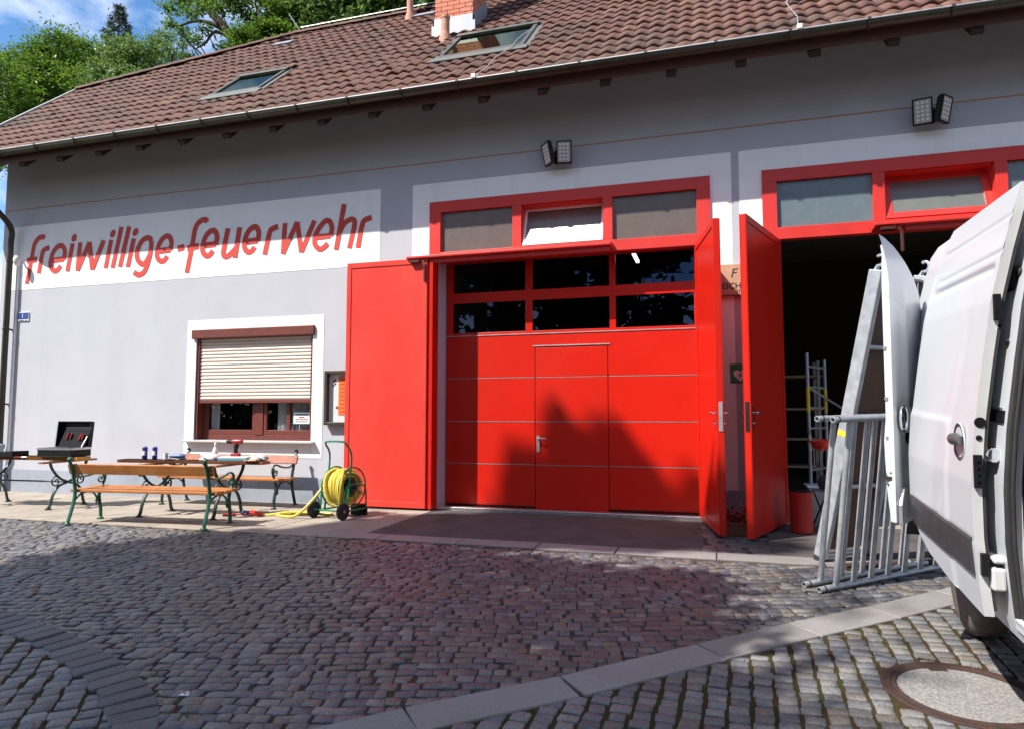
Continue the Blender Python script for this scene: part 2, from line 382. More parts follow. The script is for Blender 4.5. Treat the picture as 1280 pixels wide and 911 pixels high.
leafmat('leaf_dark', [(.018, .050, .012), (.030, .075, .016), (.014, .038, .012)], .2)
leafmat('leaf_spruce', [(.030, .060, .040), (.045, .080, .055), (.075, .075, .045)], .1)
leafmat('grass_blade', [(.05, .12, .015), (.08, .16, .02), (.10, .10, .03)], .3)
weather('plaster_grey', (2.2, 2.2, .30), .24, .54, .76, (.32, .32, .35)); weather('plaster_grey', (.55, .55, .7), .25, .45, .62, (.48, .49, .53)); weather('plaster_white', (3.0, 3, .35), .28, .54, .74, (.62, .61, .59))
weather('red_paint', (1.1, 1.1, .35), .30, .48, .72, (.42, .030, .018)); weather('red_paint', (9, 9, 5), .35, .64, .72, (.24, .030, .020)); weather('red_faded', (1.4, 1.4, .5), .40, .45, .70, (.66, .075, .055)); weather('red_faded', (7, 7, 2.2), .30, .62, .72, (.34, .040, .030))
weather('red_frame', (6, 6, 6), .35, .56, .72, (.36, .050, .040)); weather('concrete', (2.4, 2.4, 2.4), .55, .50, .68, (.15, .13, .11)); weather('van_white', (5, 5, 1.2), .10, .56, .74, (.40, .39, .36)); weather('plinth_grey', (1.5, 1.5, 2), .45, .48, .70, (.22, .24, .28))
for w_ in ('wood_orange', 'wood_honey', 'wood_brown', 'wood_red'): weather(w_, (2.5, 45, 45), .30 if w_ == 'wood_honey' else .5, .48, .68, (.20, .075, .020))
lm = bpy.data.materials.new('lamp_tube'); lm.use_nodes = True
lm.node_tree.nodes['Principled BSDF'].inputs['Emission Color'].default_value = (1, .93, .75, 1); lm.node_tree.nodes['Principled BSDF'].inputs['Emission Strength'].default_value = 4
MATS['lamp_tube'] = lm

# ------------------------------------------------------------------ ground
m = MB(); xs = (-300, -12, 12, 300); ys = (300, 12, Y0, -16, -300)
vs_ = [(x, y, gz(y) - .012) for y in ys for x in xs]
fs_ = [(r * 4 + c, r * 4 + c + 1, r * 4 + c + 5, r * 4 + c + 4) for r in range(4) for c in range(3)]
m.add(vs_, fs_); m.mi = [0 if c == 1 and r in (1, 2) else (0 if r >= 2 else 1) for r in range(4) for c in range(3)]
struct(m.build('ground', ['joint_fill', 'meadow']))

U = [(-5.5, -9.6), (-2.6, -6.95), (-1.68, -6.10), (-.91, -5.47), (-.15, -4.77), (1.06, -3.70), (1.69, -3.12), (2.32, -2.53)]
AO = [(-10.5, -5.05), (-7.2, -5.12), (-5.52, -5.40), (-4.24, -5.76), (-3.38, -6.15), (-2.97, -6.42), (-2.73, -6.72), (-2.58, -7.1)]
def interp(P, x): return np.interp(x, [p[0] for p in P], [p[1] for p in P])

def cobbles(name, m, ang, sx, sy, joint, x0, x1, y0, y1, keep, wob=.0, stack=False, jit=.115, h=.0, dome=.0012, rsd=1):
    g = np.random.default_rng(rsd)
    ca, sa = math.cos(ang), math.sin(ang)
    cx, cy = (x0 + x1) / 2, (y0 + y1) / 2; ext = math.hypot(x1 - x0, y1 - y0) / 2
    cs = []; 
    rows = int(2 * ext / sy) + 2
    for r in range(rows):
        v = -ext + r * sy
        n_ = int(2 * ext / sx) + 2
        wd = g.uniform(.66, 1.36, n_) if not stack else g.uniform(.86, 1.14, n_)
        u = np.cumsum(wd) * sx - ext - g.uniform(0, sx)
        vv = v + wob * np.sin(u * 1.1 + v * .5) + .5 * wob * np.sin(u * 2.9 + v * 1.7 + 1)
        for i in range(n_): cs.append((u[i], vv[i], wd[i] * sx, sy * g.uniform(.90, 1.06)))
    A = np.array(cs)
    X = cx + A[:, 0] * ca - A[:, 1] * sa; Y = cy + A[:, 0] * sa + A[:, 1] * ca
    k = (X > x0) & (X < x1) & (Y > y0) & (Y < y1) & keep(X, Y)
    A = A[k]; X = X[k]; Y = Y[k]; n = len(A)
    hw = (A[:, 2] - (.008 if stack else joint)) / 2; hh = (A[:, 3] - joint) / 2
    # eight-cornered worn outline
    base = np.array([(-1, -.80), (-.82, -1), (.82, -1), (1, -.80), (1, .80), (.82, 1), (-.82, 1), (-1, .80)])
    ox = base[None, :, 0] * hw[:, None]; oy = base[None, :, 1] * hh[:, None]
    js = np.repeat(g.normal(0, 1, (n, 4, 2)), 2, axis=1)
    js = np.roll(js, -1, axis=1) * (jit * np.minimum(hw, hh))[:, None, None]
    ox = ox + js[..., 0]; oy = oy + js[..., 1]
    rot = g.normal(0, .045, n); cr, sr = np.cos(rot)[:, None], np.sin(rot)[:, None]
    ox, oy = ox * cr - oy * sr, ox * sr + oy * cr
    lift = g.normal(0, .0018, n); tx = g.normal(0, .020, n); ty = g.normal(0, .020, n)
    V = np.zeros((n, 25, 3), np.float32)
    for q, (s_, dz) in enumerate(((1.0, -.05), (1.0, -.0042), (.945, 0.0))):
        lx = ox * s_; ly = oy * s_
        gx = X[:, None] + lx * ca - ly * sa; gy = Y[:, None] + lx * sa + ly * ca
        V[:, q * 8:(q + 1) * 8, 0] = gx; V[:, q * 8:(q + 1) * 8, 1] = gy
        V[:, q * 8:(q + 1) * 8, 2] = np.minimum(0, SLOPE * (gy - Y0)) + h + dz + (lift[:, None] + tx[:, None] * lx + ty[:, None] * ly if q else 0)
    V[:, 24, 0] = X; V[:, 24, 1] = Y; V[:, 24, 2] = np.minimum(0, SLOPE * (Y - Y0)) + h + lift + dome
    F = []
    for q in range(2):
        for i in range(8): F.append((q * 8 + i, q * 8 + (i + 1) % 8, (q + 1) * 8 + (i + 1) % 8, (q + 1) * 8 + i))
    for i in range(0, 8, 2): F.append((16 + i, 16 + i + 1, 16 + (i + 2) % 8, 24))
    F = np.array(F); FF = (F[None] + (np.arange(n) * 25)[:, None, None]).reshape(-1, 4)
    return npmesh(name, V.reshape(-1, 3), FF, m, smooth=False)

MANC, MANR = (1.29, -5.13), .42
yU = lambda x: interp(U, x)
def keepA(x, y): return (y < -2.56) & ((y > yU(x) - .03) | (x > 2.3)) & ((x > -2.62) | (y > interp(AO, x) - .03))
def keepB(x, y): return (y < yU(x) - .37) & (np.hypot(x - MANC[0], y - MANC[1]) > MANR - .01) & (x > -2.45)
def keepC(x, y): return (x < -2.72) & (y < interp(AO, x) - .25) & (y < yU(x) - .0 + 9)
struct(cobbles('yard_cobbles', 'cobble', R(15), .104, .092, .005, -11.5, 3.6, -9.3, -2.5, keepA, wob=.05, rsd=3))
struct(cobbles('yard_cobbles', 'cobble_old', R(88), .092, .122, .020, -2.6, 4.2, -9.3, -2.6, keepB, wob=.012, stack=True, jit=.10, rsd=5))
struct(cobbles('yard_cobbles', 'cobble_old', R(128), .105, .13, .018, -9, -2.6, -9.3, -5.2, keepC, wob=.03, stack=True, jit=.12, rsd=8))
struct(cobbles('yard_cobbles', 'cobble', R(3), .19, .17, .016, -.16, .52, -2.16, -.02, lambda x, y: x < 9, rsd=11, h=-.002))

# mossy soil between the old stones (lies on the joint bed)
m = MB()
for i in range(14):
    x0 = -2.6 + i * .5; x1 = x0 + .5
    m.add([(x, y, gz(y) - .0095) for x, y in ((x0, -9.4), (x1, -9.4), (x1, min(-2.6, float(yU(x1)) - .36)), (x0, min(-2.6, float(yU(x0)) - .36)))], [(0, 1, 2, 3)])
for i in range(13):
    x0 = -9.2 + i * .5; x1 = x0 + .5
    m.add([(x, y, gz(y) - .0095) for x, y in ((x0, -9.4), (x1, -9.4), (x1, float(interp(AO, x1)) - .2), (x0, float(interp(AO, x0)) - .2))], [(0, 1, 2, 3)])
struct(m.build('soil', 'soil'))

def slab(mb, quad, top, thick=.12, jz=0.):
    mb.add([(x, y, gz(y) + top - thick) for x, y in quad] + [(x, y, gz(y) + top + jz) for x, y in quad], [(3, 2, 1, 0), (4, 5, 6, 7), (0, 1, 5, 4), (1, 2, 6, 5), (2, 3, 7, 6), (3, 0, 4, 7)])
# diagonal granite band
m = MB(); cuts = [(-4.8, -8.96), (-3.7, -7.95), (-2.62, -6.97), (-1.66, -6.09), (-.93, -5.49), (-.16, -4.78), (.46, -4.22), (1.06, -3.70), (1.68, -3.13), (2.3, -2.56)]
for a, b in zip(cuts, cuts[1:]):
    a = Vector(a); b = Vector(b); d = (b - a).normalized(); p = Vector((d.y, -d.x)) * (.285 + random.uniform(-.008, .008)); g = d * .006
    sk = d * random.uniform(-.01, .01)
    slab(m, [tuple(a + g + p), tuple(b - g + p + sk), tuple(b - g), tuple(a + g)], .009, jz=random.uniform(-.002, .002))
struct(m.build('granite_band', 'granite_slab', bevel=.008))
# curved border of dark stones
m = MB(); P = smooth_pts([(x, y, 0) for x, y in AO], 12); acc = 0; last = None; L = []
for a, b in zip(P, P[1:]):
    L.append(a)
pts = [P[0]]; step = .155; d = 0
for a, b in zip(P, P[1:]):
    seg = (b - a).length
    while d + seg >= step * len(pts) and seg > 0:
        t = (step * len(pts) - d) / seg; pts.append(a.lerp(b, max(0, min(1, t))))
    d += seg
for a, b in zip(pts, pts[1:]):
    t = (b - a).normalized(); nrm = Vector((t.y, -t.x, 0)); wdt = .25 + random.uniform(-.022, .022); g = t * random.uniform(.004, .012) 
    slab(m, [(q.x, q.y) for q in (a + g + nrm * wdt, b - g + nrm * wdt, b - g, a + g)], .009, jz=random.uniform(-.003, .005))
struct(m.build('curved_border', 'granite_dark', bevel=.016, seg=3))
# pavement along the house, edging row, asphalt aprons
m = MB(); cols = [-17, -14.3, -12.1, -10.2, -8.72, -6.95, -5.35, -4.05]
for a, b in zip(cols, cols[1:]):
    slab(m, [(a + .005, -1.28), (b - .005, -1.28), (b - .005, -.002), (a + .005, -.002)], .0, jz=random.uniform(-.002, .002))
    slab(m, [(a + .005, -2.50), (b - .005, -2.50), (b - .005, -1.29), (a + .005, -1.29)], .0, jz=random.uniform(-.002, .002))
struct(m.build('pavement', 'concrete', bevel=.005))
m = MB(); x = -4.62
while x < 5.5:
    L_ = random.uniform(.82, 1.02); slab(m, [(x + .007, -2.49 + random.uniform(-.006, .006)), (x + L_ - .007, -2.49), (x + L_ - .007, -2.17), (x + .007, -2.17)], .003 if x > -4.06 else .004, jz=random.uniform(-.002, .002)); x += L_
struct(m.build('edging_stones', 'granite_slab', bevel=.006))
m = MB(); slab(m, [(-4.04, -2.165), (-.17, -2.165), (-.17, -.0), (-4.04, -.0)], -.002); struct(m.build('apron', 'asphalt'))
m = MB(); slab(m, [(.53, -2.165), (5.5, -2.165), (5.5, -.0), (.53, -.0)], -.002); struct(m.build('apron', 'asphalt'))
m = MB(); slab(m, [(5.52, -2.49), (12, -2.49), (12, -.0), (5.52, -.0)], -.003); struct(m.build('pavement', 'concrete'))

# ------------------------------------------------------------------ the fire station
B = thing('fire_station', 'white and grey rendered fire station with red gates under a brown tiled roof', 'building')
YB = 7.6; ZT = 6.72
# front wall around the openings
m = MB(); T_ = .38
def wl(x0, x1, z0, z1): m.bx(x0, x1, 0, T_, z0, z1)
wl(-13.15, -8.53, -.3, ZT); wl(-8.53, -6.24, -.3, .99); wl(-8.53, -6.24, 2.93, ZT); wl(-6.24, -4.05, -.3, ZT); wl(-4.05, -.19, 4.52, ZT)
wl(-.19, .81, -.3, ZT); wl(.81, 4.67, 4.52, ZT); wl(4.67, 10, -.3, ZT); wl(-4.05, -.19, -.3, -.05); wl(.81, 4.67, -.3, -.05)
m.build('wall', 'plaster_grey', B)
m = MB(); m.bx(-13.15, -12.8, T_, YB, -.3, 6.6); m.bx(9.65, 10, T_, YB, -.3, 6.6); m.bx(-13.15, 10, YB, YB + .35, -.3, 6.6)
m.add([(-13.15, 0, 6.6), (-13.15, YB + .35, 6.6), (-13.15, 5.2, 8.7), (-13.15, 2.2, 8.7)], [(0, 1, 2, 3)])
each(m, 'side_wall', 'plaster_grey', B)
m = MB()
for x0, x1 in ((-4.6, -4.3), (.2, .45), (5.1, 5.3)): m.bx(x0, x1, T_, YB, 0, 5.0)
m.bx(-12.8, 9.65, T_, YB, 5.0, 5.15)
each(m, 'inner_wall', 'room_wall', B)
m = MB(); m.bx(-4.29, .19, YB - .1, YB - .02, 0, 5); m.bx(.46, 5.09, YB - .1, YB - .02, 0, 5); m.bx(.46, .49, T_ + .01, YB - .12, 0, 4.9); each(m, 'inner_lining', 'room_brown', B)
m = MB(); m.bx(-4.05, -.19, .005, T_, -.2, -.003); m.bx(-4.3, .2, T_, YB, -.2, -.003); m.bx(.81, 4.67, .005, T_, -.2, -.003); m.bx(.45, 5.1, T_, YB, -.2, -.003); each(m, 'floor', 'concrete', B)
# plinth band
m = MB()
for x0, x1 in ((-13.16, -4.2), (-.0, .64), (4.85, 10)): m.bx(x0, x1, -.014, -.001, -.2, .41)
each(m, 'plinth', 'plinth_grey', B, bevel=.004)
# painted fields, a few mm proud of the render
m = MB(); m.bx(-12.99, -5.06, -.004, -.0005, 3.77, 5.0); m.build('painted_band', 'plaster_white', B)
m = MB(); m.bx(-4.5, .26, -.004, -.0005, 4.69, 5.0); m.bx(-4.5, -4.2, -.004, -.0005, .41, 4.688); m.bx(-.02, .26, -.004, -.0005, .41, 4.688)
m.build('painted_surround', 'plaster_white', B)
m = MB(); m.bx(.36, 5.12, -.004, -.0005, 4.70, 5.0); m.bx(.36, .65, -.004, -.0005, .41, 4.698); m.bx(4.84, 5.12, -.004, -.0005, .41, 4.698); m.build('painted_surround', 'plaster_white', B)
m = MB()
m.bx(-8.72, -6.04, -.006, -.0005, 2.86, 3.02); m.bx(-8.72, -8.53, -.006, -.0005, .72, 2.858); m.bx(-6.24, -6.04, -.006, -.0005, .72, 2.858); m.bx(-8.528, -6.242, -.006, -.0005, .72, .95)
m.build('painted_surround', 'plaster_white', B)
m = MB(); m.bx(-13.15, 10, -.0035, -.0005, 5.325, 5.345); m.build('painted_line', 'line_brown', B)

# brush lettering
LET = [['c',0.093,[[-12.484,3.878],[-12.422,4.209],[-12.361,4.558],[-12.32,4.667],[-12.241,4.745],[-12.146,4.762],[-12.095,4.729]]],['s',0.106,[[-12.508,4.326],[-12.261,4.338]]],['c',0.093,[[-12.195,4.065],[-12.135,4.431],[-12.086,4.511],[-11.963,4.539]]],['s',0.097,[[-11.887,4.289],[-11.593,4.299]]],['c',0.093,[[-11.597,4.284],[-11.578,4.439],[-11.644,4.548],[-11.75,4.548],[-11.862,4.449],[-11.921,4.269],[-11.897,4.157],[-11.81,4.087],[-11.722,4.11],[-11.665,4.179]]],['s',0.093,[[-11.496,4.059],[-11.401,4.581]]],['d',0.061,[[-11.372,4.683],[-12.873,5.389]]],['s',0.093,[[-11.22,4.583],[-11.253,4.059],[-10.997,4.573],[-10.903,4.059],[-10.664,4.581]]],['s',0.093,[[-10.592,4.061],[-10.492,4.582]]],['d',0.061,[[-10.46,4.691],[-10.699,5.195]]],['s',0.093,[[-10.431,4.056],[-10.266,4.801]]],['s',0.093,[[-10.264,4.063],[-10.09,4.795]]],['s',0.093,[[-10.084,4.052],[-9.975,4.568]]],['d',0.061,[[-9.942,4.681],[-10.699,5.195]]],['c',0.093,[[-9.573,4.491],[-9.593,4.256],[-9.661,4.034],[-9.727,3.93],[-9.837,3.896],[-9.943,3.95]]],['c',0.093,[[-9.577,4.491],[-9.622,4.542],[-9.698,4.551],[-9.802,4.49],[-9.887,4.329],[-9.873,4.188],[-9.782,4.091],[-9.697,4.102],[-9.601,4.239]]],['s',0.097,[[-9.414,4.296],[-9.152,4.305]]],['c',0.093,[[-9.155,4.292],[-9.137,4.437],[-9.194,4.541],[-9.289,4.541],[-9.39,4.447],[-9.445,4.277],[-9.425,4.172],[-9.348,4.106],[-9.269,4.127],[-9.218,4.192]]],['s',0.11,[[-9.0,4.305],[-8.856,4.329]]],['c',0.093,[[-8.784,3.867],[-8.692,4.331],[-8.642,4.618],[-8.586,4.725],[-8.496,4.778],[-8.425,4.777],[-8.383,4.738]]],['s',0.106,[[-8.793,4.295],[-8.549,4.329]]],['s',0.097,[[-8.441,4.326],[-8.19,4.335]]],['c',0.093,[[-8.194,4.321],[-8.175,4.464],[-8.229,4.565],[-8.319,4.565],[-8.417,4.474],[-8.471,4.308],[-8.452,4.204],[-8.379,4.14],[-8.303,4.16],[-8.254,4.224]]],['c',0.093,[[-7.952,4.59],[-8.027,4.225],[-8.028,4.141],[-7.983,4.101],[-7.905,4.124],[-7.772,4.241]]],['s',0.093,[[-7.716,4.588],[-7.795,4.067]]],['s',0.097,[[-7.584,4.327],[-7.344,4.336]]],['c',0.093,[[-7.347,4.323],[-7.329,4.462],[-7.38,4.561],[-7.466,4.561],[-7.56,4.472],[-7.613,4.309],[-7.595,4.208],[-7.526,4.145],[-7.453,4.165],[-7.405,4.228]]],['c',0.093,[[-7.202,4.076],[-7.118,4.441],[-7.069,4.506],[-6.952,4.54]]],['s',0.084,[[-6.82,4.588],[-6.846,4.067],[-6.587,4.586],[-6.493,4.071],[-6.258,4.585]]],['s',0.086,[[-6.215,4.3],[-5.953,4.307]]],['c',0.084,[[-5.953,4.298],[-5.93,4.427],[-5.966,4.535],[-6.041,4.564],[-6.137,4.487],[-6.232,4.337],[-6.242,4.197],[-6.163,4.104],[-6.089,4.112],[-5.997,4.182]]],['s',0.084,[[-5.845,4.067],[-5.712,4.81]]],['c',0.084,[[-5.78,4.371],[-5.69,4.5],[-5.576,4.549],[-5.518,4.506],[-5.531,4.386],[-5.605,4.073]]],['c',0.084,[[-5.449,4.07],[-5.384,4.426],[-5.329,4.516],[-5.213,4.546]]]]
m = MB(); dy = .0075
def ribbon(P, wd, y):
    P = [Vector((p[0], p[1])) for p in P]; n = len(P); l = []; r = []
    for i in range(n):
        a = P[max(0, i - 1)]; b = P[min(n - 1, i + 1)]; d = (b - a).normalized(); nn = Vector((-d.y, d.x))
        l.append(P[i] + nn * wd / 2); r.append(P[i] - nn * wd / 2)
    m.add([(q.x, y, q.y) for q in l] + [(q.x, y, q.y) for q in r], [(i, i + 1, n + i + 1, n + i) for i in range(n - 1)])
for kind, wd, P in LET:
    wd *= 1.05 if kind != 'd' else 1
    if kind == 'd':
        c = P[0]; dy += .0004; m.add([(c[0] + wd * (math.cos(t) + .25 * math.sin(t)), -dy, c[1] + wd * 1.18 * math.sin(t)) for t in np.linspace(0, 2 * math.pi, 18, False)], [tuple(range(18))])
    elif kind == 's':
        for a, b in zip(P, P[1:]): dy += .0004; ribbon([a, b], wd, -dy)
    else:
        dy += .0004; q = [(v.x, v.y) for v in smooth_pts([(x, z, 0) for x, z in P], 5)]; ribbon(q, wd, -dy)
    if dy > .011: dy = .0075
m.build('painted_lettering', 'letter_red', B)

# ---- window with half-lowered shutter
def sub(mb, name, mt, par, **k): return mb.build(name, mt, par, **k)
m = MB(); X0, X1, Z0, Z1 = -8.53, -6.24, .99, 2.93
yw = .15
m.bx(X0 + .005, X0 + .09, yw, yw + .08, Z0, 2.68); m.bx(X1 - .06, X1 - .005, yw, yw + .08, Z0, 2.68); m.bx(X0 + .09, X1 - .06, yw, yw + .08, Z0, 1.075); m.bx(X0 + .09, X1 - .06, yw, yw + .08, 2.6, 2.68)
m.bx(-7.42, -7.26, yw - .01, yw + .07, 1.08, 2.6)
W_ = m.build('window', 'window_brown', B, bevel=.004)
m = MB(); m.bx(X0 + .001, X1 - .001, .11, .37, 2.682, 2.929); m.build('lintel', 'plaster_white', W_)
m = MB()
for a, b, mid in ((X0 + .095, -7.425, None), (-7.255, X1 - .065, -6.78)):
    m.bx(a, a + .055, yw + .005, yw + .06, 1.08, 2.59); m.bx(b - .055, b, yw + .005, yw + .06, 1.08, 2.59); m.bx(a + .055, b - .055, yw + .005, yw + .06, 1.08, 1.16); 
    if mid: m.bx(mid - .035, mid + .035, yw + .005, yw + .06, 1.16, 2.59)
sub(m, 'sash', 'window_brown', W_, bevel=.004)
m = MB(); m.quad((X0 + .150, yw + .03, 1.16), (-7.48, yw + .03, 1.16), (-7.48, yw + .03, 2.59), (X0 + .150, yw + .03, 2.59)); sub(m, 'pane', 'pane_thin', W_)
m = MB(); m.quad((-7.20, yw + .03, 1.16), (-6.815, yw + .03, 1.16), (-6.815, yw + .03, 2.59), (-7.20, yw + .03, 2.59)); sub(m, 'pane', 'pane_thin', W_)
m = MB(); m.quad((-6.745, yw + .03, 1.16), (X1 - .12, yw + .03, 1.16), (X1 - .12, yw + .03, 2.59), (-6.745, yw + .03, 2.59)); sub(m, 'pane', 'pane_thin', W_)
m = MB(); m.bx(-8.60, -5.98 - .22, -.055, .10, 2.70, 2.855); sub(m, 'roller_box', 'window_brown', W_, bevel=.012)
m = MB(); m.bx(X0 + .005, X0 + .05, .02, yw - .005, Z0 + .02, 2.70); m.bx(X1 - .05, X1 - .005, .02, yw - .005, Z0 + .02, 2.70); each(m, 'guide_rail', 'window_brown', W_, bevel=.003)
m = MB(); z = 1.665
prof = []
while z < 2.70:
    for k in range(5):
        t = k / 4; prof.append((z + .054 * t, .058 - .013 * math.sin(math.pi * t)))
    prof.append((z + .0545, .064)); z += .058
v = [(x, y, zz) for zz, y in prof for x in (X0 + .05, X1 - .05)]
m.add(v, [(2 * i, 2 * i + 1, 2 * i + 3, 2 * i + 2) for i in range(len(prof) - 1)]); v2 = m
S_ = sub(m, 'shutter', 'shutter_cream', W_)
m = MB(); m.bx(X0 + .05, X1 - .05, .038, .075, 1.61, 1.663); m.build('shutter_rail', 'window_brown', W_, bevel=.004)
m = MB(); m.bx(-8.68, -6.16, -.11, .15, .955, .985); sub(m, 'sill', 'sill_stone', W_, bevel=.006)
def curtain(x0, x1, ycur):
    mm = MB(); n = 46; v = []
    for i in range(n + 1):
        x = x0 + (x1 - x0) * i / n; y = ycur + .022 * math.sin(i * 1.1) + .01 * math.sin(i * .43)
        v += [(x, y, 1.10 + .012 * math.sin(i * 2.1)), (x, y, 2.6)]
    mm.add(v, [(2 * i, 2 * i + 2, 2 * i + 3, 2 * i + 1) for i in range(n)]); return mm.build('curtain', 'curtain', W_, smooth=True)
curtain(-8.40, -8.24, .27); curtain(-7.06, -6.83, .27); curtain(-6.80, -6.30, .27)
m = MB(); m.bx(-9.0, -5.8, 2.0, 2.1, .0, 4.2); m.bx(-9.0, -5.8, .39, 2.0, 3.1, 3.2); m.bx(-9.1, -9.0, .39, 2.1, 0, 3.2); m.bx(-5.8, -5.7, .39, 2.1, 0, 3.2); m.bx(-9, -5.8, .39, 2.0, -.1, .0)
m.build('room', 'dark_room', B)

# ---- gates
def gate(x0, mats, sash, kind):
    """steel frame with three transom lights; x0 = left edge"""
    m = MB(); L, RR = x0, x0 + 4.18; ya, yb = -.035, .09
    m.bx(L, L + .185, ya, yb, 3.73, 4.52); m.bx(RR - .185, RR, ya, yb, 3.73, 4.52); m.bx(L, RR, ya, yb, 4.52, 4.69); m.bx(L + .185, RR - .185, ya, yb, 3.73, 3.89)
    c1, c2 = L + 1.34, L + 2.70
    m.bx(c1, c1 + .14, ya, yb, 3.89, 4.52); m.bx(c2, c2 + .135, ya, yb, 3.89, 4.52)
    m.bx(L + .012, L + .15, ya, .0 - .006, .0, 3.73); m.bx(RR - .15, RR - .012, ya, -.006, .0, 3.73)
    g = m.build('gate', 'red_frame', B, bevel=.004)
    m = MB(); m.bx(L + .185, c1, .02, .03, 3.89, 4.52); sub(m, 'pane', mats[0], g)
    m = MB(); m.bx(c2 + .135, RR - .185, .02, .03, 3.89, 4.52); sub(m, 'pane', mats[2], g)
    # hopper light tipped inwards
    T = Matrix.Translation((0, -.01, 3.90)) @ Matrix.Rotation(R(-20), 4, 'X')
    a, b = c1 + .15, c2 - .01; s_ = .035 if kind == 0 else .085
    m = MB(); m.bx(a, b, -.02, .02, 0, s_, T); m.bx(a, a + s_, -.02, .02, s_, .64, T); m.bx(b - s_, b, -.02, .02, s_, .64, T); m.bx(a + s_, b - s_, -.02, .02, .64 - s_, .64, T)
    sub(m, 'sash', sash, g, bevel=.003)
    m = MB(); m.bx(a + s_, b - s_, -.006, .004, s_, .64 - s_, T); sub(m, 'pane', mats[1], g)
    m = MB(); m.bx(c1 + .142, c1 + .15, .0, .36, 3.9, 4.5); m.bx(c2 - .008, c2 - .002, .0, .36, 3.9, 4.5); m.bx(c1 + .15, c2 - .01, .35, .36, 3.9, 4.5); m.bx(c1 + .15, c2 - .01, .0, .36, 4.505, 4.515); sub(m, 'hopper_box', 'red_frame', g)
    return g
G1 = gate(-4.20, ('glass_ribbed', 'glass_ribbed', 'glass_ribbed'), 'white_metal', 0)
G2 = gate(.65, ('glass_ribbed_blue', 'glass_ribbed_green', 'glass_ribbed_blue'), 'red_frame', 1)
def rail(g, x0, x1):
    m = MB(); m.prism([(-.28, 3.80), (-.28, 3.765), (-.23, 3.75), (-.04, 3.75), (-.04, 3.84), (-.10, 3.84)], lambda y, z: (x0, y, z), lambda y, z: (x1, y, z))
    m.bx(x0 + .35, x1 - .02, -.22, -.18, 3.69, 3.748); sub(m, 'guide_rail', 'red_frame', g, bevel=.005)
    m = MB(); m.bx(x0 + .06, x0 + .22, -.30, -.17, 3.70, 3.734); m.tube([(x0 + .26, -.24, 3.73), (x0 + .30, -.25, 3.66), (x0 + .30, -.25, 3.42)], .022, 6); sub(m, 'rail_bracket', 'window_dark', g)
rail(G1, -4.47, -1.36); rail(G2, 1.95, 5.0)
# left leaf of the first gate, folded back flat against the wall
def leaf(g, T, L, h, mt, handle=False, lip=1, edge=None):
    m = MB(); m.bx(0, L, -.03, .03, .035, h, T); 
    for s in ((-1,) if lip == 1 else (1,) if lip == 2 else (-1, 1)):
        y0, y1 = (-.040, -.031) if s < 0 else (.031, .040)
        for a in ((0, .075, .035, h), (L - .075, L, .035, h), (.075, L - .075, .035, .12), (.075, L - .075, h - .085, h)): m.bx(a[0], a[1], y0, y1, a[2], a[3], T)
    o = sub(m, 'door_leaf', mt, g, bevel=.004)
    if handle:
        m = MB(); m.bx(L - .002, L + .006, -.022, .022, 1.22, 1.56, T)
        for s in (-1, 1):
            m.bx(L - .09, L - .045, s * .041 if s > 0 else -.047, .047 if s > 0 else -.041, 1.24, 1.50, T)
            m.tube([T @ Vector((L - .068, s * .04, 1.43)), T @ Vector((L - .068, s * .085, 1.43)), T @ Vector((L - .075, s * .098, 1.43)), T @ Vector((L - .19, s * .098, 1.43))], .011, 8)
            m.tube([T @ Vector((L - .068, s * .04, 1.31)), T @ Vector((L - .068, s * .065, 1.31))], .013, 8)
        sub(m, 'handle', 'chrome', g)
    return o
T = Matrix.Translation((-5.50, -.20, 0)); o = leaf(G1, T, 1.36, 3.77, 'red_faded'); o['label'] = 'faded red gate leaf folded back flat against the wall'
m = MB(); m.bx(-4.10, -4.045, -.235, -.037, .03, 3.72); sub(m, 'door_leaf', 'red_paint', G1, bevel=.004)
def frame_T(a, b):
    a = Vector((*a, 0)); d = (Vector((*b, 0)) - a).normalized(); T = Matrix((d, Vector((-d.y, d.x, 0)), Vector((0, 0, 1)))).transposed().to_4x4(); T.translation = a; return T
leaf(G1, frame_T((-.205, -.075), (.045, -1.37)), 1.32, 3.71, 'red_paint', True, 3)
leaf(G2, frame_T((.83, -.04), (.33, -1.47)), 1.505, 3.71, 'red_paint', True, 3)
# sectional door
m = MB(); ys, ye = .300, .345; xl, xr = -4.04, -.20
for z0, z1 in ((.06, .664), (.676, 1.304), (1.316, 1.964), (1.976, 2.62)):
    for a, b in ((xl, -2.606), (-1.498, xr)): m.bx(a, b, ys, ye, z0, z1)
for a, b in ((xl, -3.93), (-2.75, -2.64), (-1.47, -1.38), (-.27, xr)): m.bx(a, b, ys, ye, 2.632, 3.95)
for z0, z1 in ((2.632, 2.67), (3.14, 3.30), (3.76, 3.95)):
    for a, b in ((-3.93, -2.75), (-2.64, -1.47), (-1.38, -.27)): m.bx(a, b, ys, ye, z0, z1)
D = m.build('sectional_door', 'red_paint', B, bevel=.003)
m = MB()
for z0, z1 in ((.015, .664), (.676, 1.304), (1.316, 1.964), (1.976, 2.41)): m.bx(-2.596, -1.508, ys - .002, ye, z0, z1)
m.bx(-2.606, -1.498, ys, ye, 2.42, 2.62)
sub(m, 'wicket_door', 'red_paint', D, bevel=.003)
m = MB()
for z in (.67, 1.31, 1.97): m.bx(xl, -2.61, ys - .004, ye - .01, z - .0038, z + .0038); m.bx(-2.59, -1.515, ys - .005, ye - .01, z - .003, z + .003); m.bx(-1.49, xr, ys - .004, ye - .01, z - .0038, z + .0038)
m.bx(xl, xr, ys - .010, ye - .01, 2.6195, 2.6315); m.bx(-2.63, -1.47, ys - .012, ys - .001, 2.432, 2.447)
